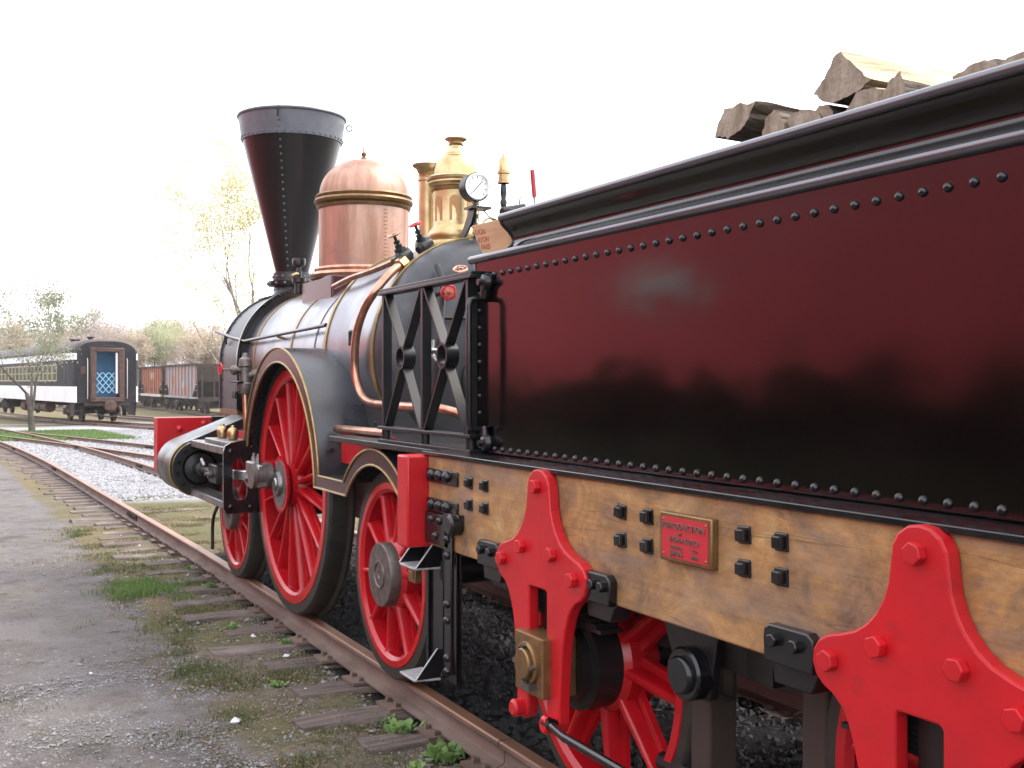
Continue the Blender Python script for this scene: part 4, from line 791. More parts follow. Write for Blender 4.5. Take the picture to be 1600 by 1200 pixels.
    MB().lathe([(.01, 0), (.05, .004), (.05, .010), (.01, .014)], (lx - .055, ly, 1.375), (0, 0, 1), 20).build('drip_dish', 'black_satin', lu)
    hand_wheel((lx - .168, ly, 1.469), (1, .12, 0), .036, 'plaque_red', lu)
    MB().tube([(lx, ly, 1.31), (lx + .005, ly - .01, 1.12), (lx + .01, ly - .03, .98)], .023, 12).build('oil_pipe', 'copper_pipe', lu)
    MB().tube([(lx - .04, ly, 1.33), (lx - .07, ly, 1.31), (lx - .075, ly, 1.27)], .016, 8).build('drain_cock', 'black_satin', lu)
    # cylinder in its polished casing
    CX, CZ = 1.735, .745
    cs = arc(CX, CZ, .208, 118, 285, 30); poly = cs + [(2.15, .575), (2.15, 1.135)]
    def yp(mb, y0, y1): return mb.prism(poly, 'Y', y0, y1)
    cy_ = yp(MB(), 8.44, 8.98).build('cylinder', 'cylinder_steel', T, 30)
    mb = MB().tube([(a, 8.437, b) for a, b in poly[:31]], .008, 8); mb.build('cylinder_edge', 'gold_line', cy_)
    MB().ring([(.130, 8.36), (.200, 8.36), (.200, 8.438), (.130, 8.438)], (CX, 0, CZ), (0, 1, 0), 48).build('cylinder_flange', 'black_satin', cy_)
    MB().lathe([(.13, 8.40), (.11, 8.37), (.06, 8.36), (.055, 8.25), (.03, 8.24)], (CX, 0, CZ), (0, 1, 0), 32).build('cylinder_cover', 'black_satin', cy_)
    each(cy_, 'cylinder_bolt', 'black_gloss', [(CX + .166 * math.cos(2 * PI * k / 12 + .2), 8.36, CZ + .166 * math.sin(2 * PI * k / 12 + .2)) for k in range(12)], (0, -1, 0), .017, .025, 'hex')
    MB().prism([(1.93, .62), (2.12, .58), (2.12, 1.06), (1.93, .96)], 'Y', 8.30, 8.43).build('steam_chest', 'black_satin', cy_)
    MB().cyl((CX, 8.25, CZ), (CX, 7.82, CZ), .024, n=16).build('piston_rod', 'steel', cy_)
    MB().box(1.685, 1.785, 7.62, 7.86, .685, .815).build('crosshead', 'black_satin', T, bevel=.01)
    mb = MB(); mb.cyl((1.68, 7.74, .75), (1.655, 7.74, .75), .03, n=12); mb.cyl((1.66, 7.74, .75), (1.635, 7.74, .75), .012, n=8); mb.tube([(1.66, 7.95, .80), (1.65, 7.9, .84), (1.65, 7.8, .80)], .012, 8); mb.build('crosshead_pin', 'steel', T)
    for z0, z1 in ((.905, .955), (.55, .60)): MB().box(1.665, 1.80, 7.30, 8.37, z0, z1).build('slide_bar', 'steel', T, bevel=.005)
    MB().box(1.70, 1.90, 7.40, 8.05, .957, .985).build('oil_box', 'steel', T, bevel=.006)
    for y in (7.93, 7.62): MB().lathe([(.02, .985), (.032, .99), (.038, 1.01), (.038, 1.045), (.03, 1.06), (.016, 1.07), (.014, 1.085), (0, 1.087)], (1.80, y, 0), (0, 0, 1), 20, cap=False).build('oil_bottle', 'brass', T)
    # motion plate with slot
    ol = [(1.655, .56), (1.675, .525), (2.06, .525), (2.06, 1.06), (1.95, 1.03), (1.70, .985), (1.665, .965), (1.655, .93)]
    sl_ = arc(1.762, .835, .048, 0, 180, 8) + arc(1.762, .655, .048, 180, 360, 8)
    def plate_hole(outer, inner, y0, y1):
        bm = bmesh.new()
        def loop(pts): 
            v = [bm.verts.new((a, y0, b)) for a, b in pts]; return [bm.edges.new((v[i], v[(i + 1) % len(v)])) for i in range(len(v))]
        e = loop(outer) + loop(inner); bmesh.ops.triangle_fill(bm, edges=e, use_beauty=True)
        g = bmesh.ops.extrude_face_region(bm, geom=bm.faces[:]); bmesh.ops.translate(bm, verts=[v for v in g['geom'] if isinstance(v, bmesh.types.BMVert)], vec=(0, y1 - y0, 0))
        bmesh.ops.recalc_face_normals(bm, faces=bm.faces); me = bpy.data.meshes.new('motion_plate'); bm.to_mesh(me); bm.free(); me.materials.append(MAT['black_gloss']); return me
    mpo = link('motion_plate', plate_hole(ol, sl_, 7.26, 7.29), T)
    each(mpo, 'motion_plate_bolt', 'black_gloss', [(a, 7.26, b) for a, b in ((1.70, .93), (1.84, .96), (1.70, .57), (1.83, .565))], (0, -1, 0), .018, .014)
    MB().tube(lerp_path([(1.76, 7.80, .55), (1.755, 7.93, .48), (1.75, 8.01, .38), (1.75, 8.02, .19)], 5), [.012] * 16, 8).build('drain_pipe', 'black_satin', T)
    # buffer beam
    bb = MB().box(1.62, 2 * TC - 1.62, 9.50, 9.66, .645, 1.085).build('buffer_beam', 'red_paint', T, bevel=.006)
    mb = MB().box(2.06, 2 * TC - 2.06, 9.43, 9.497, .66, 1.09); mb.build('buffer_beam_backing', 'black_satin', bb)
    each(bb, 'buffer_beam_bolt', 'red_paint', [(a, 9.50, b) for a, b in ((1.80, .99), (2.00, 1.03))], (0, -1, 0), .03, .022)
    for x in (1.95, 2 * TC - 1.95): MB().lathe([(.12, 0), (.10, .1), (.10, .3), (.2, .32), (.2, .36), (0, .38)], (x, 9.66, .86), (0, 1, 0), 28).build('buffer', 'black_satin', bb)
build_loco()

# ------------------------------------------------------------------ tender
tender = thing('tender', 'maroon black tender with wooden frame beam and red axle guards', 'tender', (TC, 1.5, 0))
TX, TYF, TYB = 1.823, 3.82, -1.1                       # tank side plane, front and rear ends
HORNS = (3.03, 1.52, .01)
def build_tender():
    T = tender; MX = 2 * TC
    tank = MB().box(TX, MX - TX, TYB, TYF, 1.116, 1.842).build('tank', 'tank_paint', T, bevel=.006)
    # mouldings: lower bead, cove and lip along the side
    MB().tube([(TX - .004, TYB, 1.848), (TX - .004, TYF + .035, 1.848)], .0155, 12).build('lower_bead', 'bead_gloss', tank)
    cove = [(1.8165, 1.860), (1.827, 1.868), (1.835, 1.879), (1.838, 1.891), (1.833, 1.906), (1.820, 1.921), (1.804, 1.935), (1.792, 1.947), (1.787, 1.960)]
    pts = cove + [(1.790, 1.972), (1.800, 1.972), (1.822, 1.945), (1.856, 1.92), (1.862, 1.86)]
    for s in (-1, 1):
        pp = pts if s < 0 else [(MX - a, b) for a, b in pts]
        MB().prism(pp, 'Y', TYB, 3.54).build('flared_coping', 'tank_paint', tank, 50)
        MB().tube([(1.790 if s < 0 else MX - 1.790, TYB, 1.970), (1.790 if s < 0 else MX - 1.790, 3.545, 1.970)], .0135, 12).build('lip_bead', 'bead_gloss', tank)
    MB().tube([(a, 3.54, b) for a, b in cove], .006, 8).build('coping_end_bead', 'black_gloss', tank)
    MB().box(TX + .06, MX - TX - .06, TYB + .05, 3.55, 1.843, 1.86).build('tank_top', 'black_satin', tank)
    MB().box(TX + .06, TX + .075, TYB + .05, 3.53, 1.86, 1.955).build('coping_back', 'black_satin', tank)
    MB().box(TX - .004, TX + .02, TYF - .001, TYF + .006, 1.116, 1.842).build('corner_strip', 'steel', tank)
    # rivets: one object each along the near side
    rv = MB().dome((0, 0, 0), (-1, 0, 0), .0112, .0098, 14, 4).mesh('rivet', 'black_gloss', 60)
    ny = int((3.786 - TYB) / .0644)
    for z in (1.779, 1.137):
        for k in range(ny): link('rivet', rv, tank, loc=(TX, 3.786 - k * .0644, z))
    for k in range(1, 10): link('rivet', rv, tank, loc=(TX, 3.786, 1.137 + k * .0642))
    # hand rail at the front corner
    hx, hy = 1.752, 3.73
    hr = MB().tube([(TX + .001, hy, 1.693), (hx + .03, hy, 1.693), (hx + .008, hy, 1.688), (hx, hy, 1.665), (hx, hy, 1.235), (hx + .008, hy, 1.212), (hx + .03, hy, 1.207), (TX + .001, hy, 1.207)], .0115, 12).build('hand_rail', 'black_gloss', T)
    for z, s in ((1.752, -1), (1.158, 1)):
        mb = MB(); mb.lathe([(.03, TX), (.034, TX - .012), (.028, TX - .03), (.014, TX - .036), (.012, TX - .05), (0, TX - .05)], (0, 3.70, z), (1, 0, 0), 20, cap=False); mb.cyl((TX - .018, 3.70, z), (TX - .018, 3.71, z + s * .06), .016, n=12); mb.build('hand_rail_boss', 'black_gloss', hr)
    # frame: ledge plate, timber beams, cross beam
    MB().box(1.685, MX - 1.685, TYB, 4.02, 1.100, 1.1155).build('ledge', 'black_gloss', T, bevel=.003)
    for x0, x1 in ((1.70, 1.83), (MX - 1.83, MX - 1.70)): 
        MB().box(x0, x1, TYB, 3.99, .752, 1.0995).build('frame_beam', 'varnished_timber', T, bevel=.006)
    MB().box(1.612, MX - 1.612, 3.992, 4.10, .742, 1.0985).build('cross_beam', 'red_paint', T, bevel=.008)
    MB().box(1.86, MX - 1.86, TYB, 3.9, .95, 1.09).build('underframe', 'ash_dark', T)
    for x in (1.96, MX - 1.99): MB().box(x, x + .03, TYB, 3.95, .58, .94).build('inner_frame', 'black_satin', T)
    # square bolts in groups of four
    sq = MB(); sq.box(-.006, .002, -.023, .023, -.0215, .0215); sq.box(-.022, -.005, -.015, .015, -.015, .015); sq = sq.mesh('square_bolt', 'black_gloss', 0)
    for y in (3.607, 3.481, 2.613, 2.484, 2.083, 1.953, 1.10, .97, .55, .42):
        for z in (1.022, .943): link('square_bolt', sq, T, bevel=.004, loc=(1.70, y, z), rot=Matrix.Rotation(random.uniform(-.08, .08), 3, 'X'))
    # strap plates with round bolts next to the red cross beam
    for z in (1.025, .912):
        s = MB().box(1.690, 1.701, 3.705, 3.985, z - .026, z + .026).build('strap_plate', 'black_gloss', T, bevel=.003)
        each(s, 'strap_bolt', 'black_gloss', [(1.69, y, z + .004) for y in (3.93, 3.86, 3.79)], (-1, 0, 0), .022, .022)
    st = MB(); st.box(1.682, 1.70, 3.76, 3.985, .765, .885); st.box(1.674, 1.70, 3.66, 3.80, .84, .90); st.box(1.682, 1.698, 3.74, 3.80, .30, .84); st = st.build('step_hanger', 'black_gloss', T, bevel=.004)
    mb = MB(); mb.lathe([(.04, 1.69), (.04, 1.655), (.03, 1.645), (0, 1.645)], (0, 3.69, .862), (1, 0, 0), 20)
    mb.build('hanger_pivot', 'black_gloss', st)
    each(st, 'hanger_bolt', 'black_gloss', [(1.682, y, z) for y, z in ((3.92, .86), (3.84, .86), (3.88, .80), (3.77, .80), (3.77, .74), (3.77, .56), (3.77, .50), (3.77, .31), (3.77, .36))], (-1, 0, 0), .017, .015)
    # two steps: bent iron cheek and polished tread
    for z, far in ((.660, 1), (.232, 0)):
        sp_ = MB().prism([(1.625, 3.955), (1.73, 3.935), (1.73, 4.125), (1.625, 4.105)], 'Z', z, z + .010).build('step_tread', 'tread_plate', T, bevel=.003)
        for y in (3.945, 4.115)[:1 + far]:
            MB().prism([(1.632, z + .010), (1.73, z + .010), (1.748, z + .12), (1.715, z + .12)], 'Y', y - .003, y + .003).build('step_cheek', 'black_gloss', sp_)
            MB().bar((1.630, y, z + .012), (1.716, y, z + .12), (.0, .0045, 0), (.003, 0, .0022)).build('step_edge', 'tread_plate', sp_)
    MB().box(1.747, 1.755, 3.80, 4.10, .235, .83).build('step_back_plate', 'black_gloss', T, bevel=.002)
    for y in (3.815, 3.94, 4.085): MB().box(1.735, 1.746, y - .01, y + .01, .24, .74).build('step_stringer', 'black_gloss', T, bevel=.002)
    mb = MB(); mb.box(1.66, 1.69, 4.03, 4.10, .595, .655); mb.box(1.655, 1.661, 4.045, 4.085, .61, .64); mb.build('step_socket', 'bronze', T, bevel=.003)
    # plaque
    pq = MB().box(1.678, 1.701, 2.184, 2.402, .922, 1.048).build('maker_plaque', 'bronze', T, bevel=.004)
    MB().box(1.6765, 1.679, 2.196, 2.390, .933, 1.037).build('plaque_field', 'plaque_red', pq)
    for txt, dy, dz, s_, ws in (('REPRODUCTION', .004, .030, .0235, 1.), ('BY', .018, .011, .011, 1.3), ('KISHA SEIZO', 0, -.004, .0195, 1.1), ('OSAKA', .032, -.024, .012, 1.25), ('JAPAN', .032, -.040, .019, .95), ('CO.', -.045, -.024, .012, 1.2), ('1970', -.045, -.040, .016, .9)):
        me = text_mesh(txt, s_, .002, 'plaque_letters')
        M4 = Matrix(((0, 0, -1), (-1, 0, 0), (0, 1, 0))) @ Matrix.Diagonal((ws, 1, 1))
        link('lettering', me, pq, loc=(1.6755, 2.293 + dy, .985 + dz), rot=M4)
    each(pq, 'plaque_screw', 'bronze', [(1.677, y, z) for y in (2.204, 2.382) for z in (.941, 1.029)], (-1, 0, 0), .004, .003)
    # horn plates (axle guards) with bolts, axle boxes, springs, wheels
    half = [(.0, 1.113), (.028, 1.108), (.052, 1.092), (.066, 1.068), (.071, 1.03), (.077, .99), (.090, .955), (.108, .926), (.133, .900), (.165, .879), (.205, .865), (.243, .855), (.270, .840), (.286, .817), (.289, .790), (.280, .765), (.258, .745), (.230, .733), (.204, .712), (.184, .680), (.168, .640), (.156, .590), (.147, .53), (.141, .46), (.137, .40), (.137, .355), (.128, .328), (.108, .312), (.082, .316), (.066, .334), (.060, .36)]
    inner = [(.058, .50), (.058, .735), (.050, .743)]
    prof = half + inner; poly = prof + [(-a, b) for a, b in reversed(prof) if a > 0]
    hp = MB().prism(poly, 'X', 1.66, 1.6985).mesh('axle_guard', 'red_paint', 0)
    hx_ = MB(); hx_.cyl((0, 0, 0), (-.022, 0, 0), .0235, n=6); hx_ = hx_.mesh('guard_bolt', 'red_paint', 0)
    tw = wheel_parts(.50, .455, .41, .15, .0, 9, .10, .017, 'black_satin')
    ab = MB().box(1.628, 1.75, -.088, .088, .418, .603).mesh('axle_box', 'bronze', 0)
    cap = MB().lathe([(.066, 1.630), (.066, 1.618), (.058, 1.612), (.056, 1.618), (.048, 1.620), (.048, 1.604), (.044, 1.600), (0, 1.600)], (0, -.005, .515), (1, 0, 0), 36, cap=False).mesh('axle_box_cover', 'bronze', 40)
    cb = MB()
    for a in (90, 0, 180, 268): cb.cyl((1.618, -.005 + .057 * math.cos(R(a)), .515 + .057 * math.sin(R(a))), (1.603, -.005 + .057 * math.cos(R(a)), .515 + .057 * math.sin(R(a))), .009, n=6)
    cb.box(1.600, 1.628, -.055, -.02, .440, .462); cb = cb.mesh('cover_bolts', 'steel', 0)
    lb = MB().lathe([(.028, 1.665), (.028, 1.63), (.02, 1.622), (0, 1.622)], (0, 0, 0), (1, 0, 0), 20, cap=False).mesh('leg_bolt', 'red_paint', 40)
    hb = MB(); hb.lathe([(.15, 1.90), (.15, 1.79), (.125, 1.78), (.125, 1.75), (.06, 1.745), (.06, 1.66)], (0, 0, 0), (1, 0, 0), 40); hb = hb.mesh('axle_hub', 'black_satin', 40)
    for hy in HORNS:
        g = link('axle_guard', hp, T, bevel=.006, loc=(0, hy + .005, 0))
        for dy, z in ((0, 1.058), (.232, .803), (.098, .860), (-.098, .860), (-.225, .803)): link('guard_bolt', hx_, g, bevel=.003, loc=(1.66, hy + .005 + dy, z), rot=Matrix.Rotation(random.uniform(0, 1), 3, 'X'))
        for dy in (.10, -.10): link('leg_bolt', lb, g, loc=(0, hy + .005 + dy, .348))
        b = link('axle_box', ab, T, bevel=.005, loc=(0, hy + .005, 0)); link('axle_box_cover', cap, b, loc=(0, hy + .005, 0)); link('cover_bolts', cb, b, loc=(0, hy + .005, 0))
        for side, x in ((-1, WF), (1, MX - WF)):
            wv = place_wheel({k: v for k, v in tw.items() if k != 'hub_plate'}, 9, T, x, hy, .50, side, R(14) + hy * .7)
            if side < 0: link('axle_hub', hb, wv, loc=(0, hy, .50))
        MB().cyl((WF, hy, .50), (MX - WF, hy, .50), .07).build('axle', 'black_satin', T)
        mb = MB(); 
        for k in range(8): mb.box(1.72, 1.80, hy - .27 + k * .028, hy + .27 - k * .028, .645 + k * .0125, .656 + k * .0125)
        mb.box(1.71, 1.805, hy - .05, hy + .05, .60, .745); mb.build('leaf_spring', 'black_satin', T)
        for dy, qs in ((.385, (-.03, .04)), (-.31, (.0, -.05))):                         # spring hanger brackets below the beam
            bk = MB().prism([(hy + dy - .078, .752), (hy + dy + .078, .752), (hy + dy + .082, .80), (hy + dy + .08, .825), (hy + dy + .062, .838), (hy + dy - .062, .838), (hy + dy - .08, .825), (hy + dy - .082, .80)], 'X', 1.672, 1.701).build('spring_bracket', 'black_gloss', T, bevel=.004)
            MB().prism([(hy + dy - .075, .751), (hy + dy + .078, .751), (hy + dy + .07, .700), (hy + dy - .05, .700)], 'X', 1.695, 1.76).build('bracket_lug', 'black_satin', bk, bevel=.004)
            each(bk, 'bracket_bolt', 'black_gloss', [(1.673, hy + dy + q, .805) for q in qs], (-1, 0, 0), .0165, .018, 'hex', .003)
    # brake gear between the wheels
    for hy in (2.40, .88):
        bh = MB().prism([(hy - .10, .752), (hy + .16, .752), (hy + .06, .55), (hy - .06, .55)], 'X', 1.79, 1.82).build('brake_bracket', 'black_satin', T, bevel=.004)
        MB().lathe([(.072, 1.80), (.072, 1.755), (.066, 1.748), (.052, 1.748), (.050, 1.738), (.044, 1.732), (0, 1.732)], (0, hy, .612), (1, 0, 0), 32, cap=False).build('brake_pivot', 'black_gloss', bh)
        MB().box(1.885, 1.98, hy + .06, hy + .15, .29, .50).build('brake_block', 'brake_wood', T, bevel=.008)
        MB().box(1.90, 1.99, hy - .375, hy - .285, .20, .66).build('brake_block', 'brake_wood', T, bevel=.01)
        mb = MB(); mb.tube([(1.9, hy - .6, .30), (1.9, hy + .3, .27)], .03, 8); mb.box(1.85, 1.89, hy - .24, hy - .14, .62, .70); mb.build('brake_linkage', 'black_satin', T)
    MB().tube([(1.64, 2.93, .355), (1.62, 2.80, .352), (1.60, 1.62, .352)], .0135, 12).build('stay_rod', 'black_gloss', T)
    MB().cyl((1.64, 2.945, .355), (1.64, 2.90, .355), .02, n=8).build('stay_rod_nut', 'black_gloss', T)
build_tender()

# ------------------------------------------------------------------ board with faded lettering above the tender's front corner
def build_board():
    yz = [(3.925, 1.985), (3.915, 1.992), (3.60, 1.985), (3.60, 1.868), (3.81, 1.866), (3.83, 1.88)]
    b = MB().prism(yz, 'X', 1.852, 1.868).build('sign_board', 'board_wood', None, bevel=.003)
    tag(b, 'small worn wooden board with faded red lettering at the tender corner', 'sign')
    M3 = Matrix(((0, 0, -1), (-1, 0, 0), (0, 1, 0)))
    for txt, y, z, s, sh in (('AVON', 3.845, 1.957, .034, 1.), ('AVON', 3.815, 1.925, .034, 1.), ('PARIS', 3.79, 1.895, .032, 1.)):
        link('lettering', text_mesh(txt, s, .0006, 'faded_red'), b, loc=(1.8515, y, z), rot=M3 @ Matrix.Rotation(R(-3), 3, 'Z'))
build_board()

# ------------------------------------------------------------------ split logs piled on the tender
def log(x0, x1, y, z, section, rotz, tilt, label, seed):
    r = random.Random(seed); n = len(section); rings = 22
    def fib(a, b, x): return .16 * noise.noise(Vector((a * 70, b * 70, x * 4 + seed))) + .10 * noise.noise(Vector((a * 25, b * 25, x * 9 + seed)))
    vs = []; fs = []; split = []
    for i in range(rings):
        t = i / (rings - 1); x = (x1 - x0) * t; ti_ = r.uniform(-.1, .1)
        for a, b in section: vs.append((x + (ti_ * a + r.uniform(-.001, .001) if i in (0, rings - 1) else 0), a * (1 + fib(a, b, x)) + .010 * t * math.sin(3 * t + seed), b * (1 + fib(a, b, x)) + .010 * t * math.sin(4 * t + seed * 2)))
    for i in range(rings - 1): fs += [(i * n + k, i * n + (k + 1) % n, (i + 1) * n + (k + 1) % n, (i + 1) * n + k) for k in range(n)]
    fs += [tuple(range(n)), tuple(range(rings * n - 1, rings * n - n - 1, -1))]
    me = bpy.data.meshes.new('split_log'); me.from_pydata(vs, [], fs)
    bm = bmesh.new(); bm.from_mesh(me); bmesh.ops.recalc_face_normals(bm, faces=bm.faces); bm.to_mesh(me); bm.free()
    for k in ('bark', 'log_split', 'log_end'): me.materials.append(MAT[k])
    nf = (rings - 1) * n
    for p_ in me.polygons:
        if p_.index >= nf: p_.material_index = 2
        else:
            k = p_.index % n; a, b = section[k]; c, d = section[(k + 1) % n]; rad = (math.hypot(a, b), math.hypot(c, d))
            p_.material_index = 0 if section_bark(section, k) else 1
    rot = Matrix.Rotation(rotz, 3, 'Z') @ Matrix.Rotation(tilt, 3, 'Y')
    o = link('split_log', me, None, loc=(x0, y, z), rot=rot); tag(o, label, 'log', 'split logs piled on the tender'); return o
def section_bark(sec, k): return k in BARK[id(sec)]
BARK = {}; KEEP = []
def sect(pts, bark):
    m_ = 4; P2 = []; B2 = set(); n0 = len(pts)
    for i in range(n0):
        for j in range(m_):
            t = j / m_; P2.append((pts[i][0] * (1 - t) + pts[(i + 1) % n0][0] * t, pts[i][1] * (1 - t) + pts[(i + 1) % n0][1] * t))
            if i in bark: B2.add(len(P2) - 1)
    pts, bark = P2, B2
    cy = sum(p_[0] for p_ in pts) / len(pts); cz = sum(p_[1] for p_ in pts) / len(pts); q = [(a - cy, b - cz) for a, b in pts]; BARK[id(q)] = set(bark); KEEP.append(q); return cy, cz, q
def sround(y, z, r, n=12): return sect([(y + r * math.cos(2 * PI * k / n), z + r * math.sin(2 * PI * k / n)) for k in range(n)], range(n))
LOGS = [
    (sect([(2.611, 2.100), (2.600, 2.14), (2.574, 2.172), (2.50, 2.17), (2.439, 2.160), (2.445, 2.142), (2.462, 2.118), (2.49, 2.096), (2.552, 2.082)], (4, 5, 6, 7, 8)), .55, -.12, .05, 'low blocky split log jutting out furthest left on the wood pile'),
    (sect([(2.305, 2.03), (2.301, 2.088), (2.276, 2.10), (2.228, 2.098), (2.18, 2.075), (2.16, 2.03), (2.23, 2.0)], (0, 1, 2, 3, 4, 5, 6)), .5, 0, 0, 'small round log tucked low between the bigger split logs'),
    (sect([(2.108, 2.216), (2.06, 2.172), (2.003, 2.121), (2.02, 2.108), (2.062, 2.098), (2.10, 2.090), (2.14, 2.094), (2.174, 2.105), (2.198, 2.130), (2.17, 2.155), (2.150, 2.18), (2.134, 2.205)], (2, 3, 4, 5, 6)), .62, -.06, .04, 'largest split log with a pale split face on top of the pile'),
    (sect([(2.09, 2.03), (2.081, 2.062), (2.046, 2.10), (2.0, 2.10), (1.962, 2.088), (1.96, 2.03)], (0, 1, 4)), .45, .0, .0, 'pale topped log wedged under the largest split log'),
    (sect([(1.912, 2.116), (1.900, 2.095), (1.890, 2.06), (1.90, 2.03), (1.95, 2.02), (1.985, 2.04), (1.967, 2.072), (1.945, 2.10)], (1, 2, 3, 5, 6)), .55, .04, .03, 'pale split log right of the largest one with rounded dark end'),
    (sround(2.36, 2.058, .06), .5, -.1, 0, 'dark log low behind the leftmost split log'),
    (sect([(1.76, 2.03), (1.754, 2.066), (1.70, 2.082), (1.65, 2.078), (1.62, 2.03), (1.69, 2.0)], (0, 1, 2, 3, 4, 5)), .5, 0, 0, 'dark barked log peeping over the coping near the right edge'),
    (sect([(1.66, 2.03), (1.64, 2.06), (1.573, 2.080), (1.50, 2.075), (1.45, 2.03), (1.55, 2.0)], (0, 3, 4, 5)), .5, .05, .0, 'pinkish split log lying at the far right of the pile'),
    (sround(2.175, 2.043, .052), .5, .05, 0, 'short log wedged under the left end of the largest split log'),
    (sround(2.0, 1.95, .07), .6, .0, 0, 'dark round log at the bottom of the pile'),
    (sround(2.45, 1.955, .075), .6, .0, 0, 'dark round log at the bottom left of the pile'),
]
for k, ((y, z, sec), ln, rz, ti, lb_) in enumerate(LOGS): log(2.02, 2.02 + ln, y, z, sec, rz, ti, lb_, k + 1)

# ------------------------------------------------------------------ background: passenger coach
def local_builder(root, rotz, loc):
    M_ = Matrix.Translation(loc) @ Matrix.Rotation(rotz, 4, 'Z')
    def fin(mb, name, material, parent=root, smooth=35, bevel=0):
        me = mb.mesh(name, material, smooth); o = bpy.data.objects.new(name, me); C.objects.link(o); o.matrix_basis = M_; WM[o.name] = M_.copy()
        o.parent = parent; o.matrix_parent_inverse = WM[parent.name].inverted()
        if bevel: b = o.modifiers.new('bevel', 'BEVEL'); b.width = bevel; b.segments = 1; b.limit_method = 'ANGLE'
        return o
    return fin
def truck(fin, root, yc, r=.42, wb=1.8, mat_='rust_dark', hw=.75):
    f = MB()
    for s in (-1, 1):
        x = s * (hw + .22); f.box(x - .06, x + .06, yc - wb / 2 - .35, yc + wb / 2 + .35, .38, .62)
        f.prism([(yc - wb / 2, .62), (yc + wb / 2, .62), (yc + .35, .85), (yc - .35, .85)], 'X', x - .07, x + .07)
        for q in (-wb / 2, wb / 2): f.box(x - .12, x + .12, yc + q - .14, yc + q + .14, .30, .62)
    f.box(-hw - .2, hw + .2, yc - .2, yc + .2, .5, .85); tr = fin(f, 'truck', mat_, root)
    for q in (-wb / 2, wb / 2):
        for s in (-1, 1): fin(MB().lathe([(r, 0), (r, .11), (r + .03, .115), (r + .03, .14), (.1, .14)], (s * (hw + .08), yc + q, r), (-s, 0, 0), 24), 'wheel', 'rust_dark', tr)
        fin(MB().cyl((-hw, yc + q, r), (hw, yc + q, r), .07, n=10), 'axle', 'rust_dark', tr)
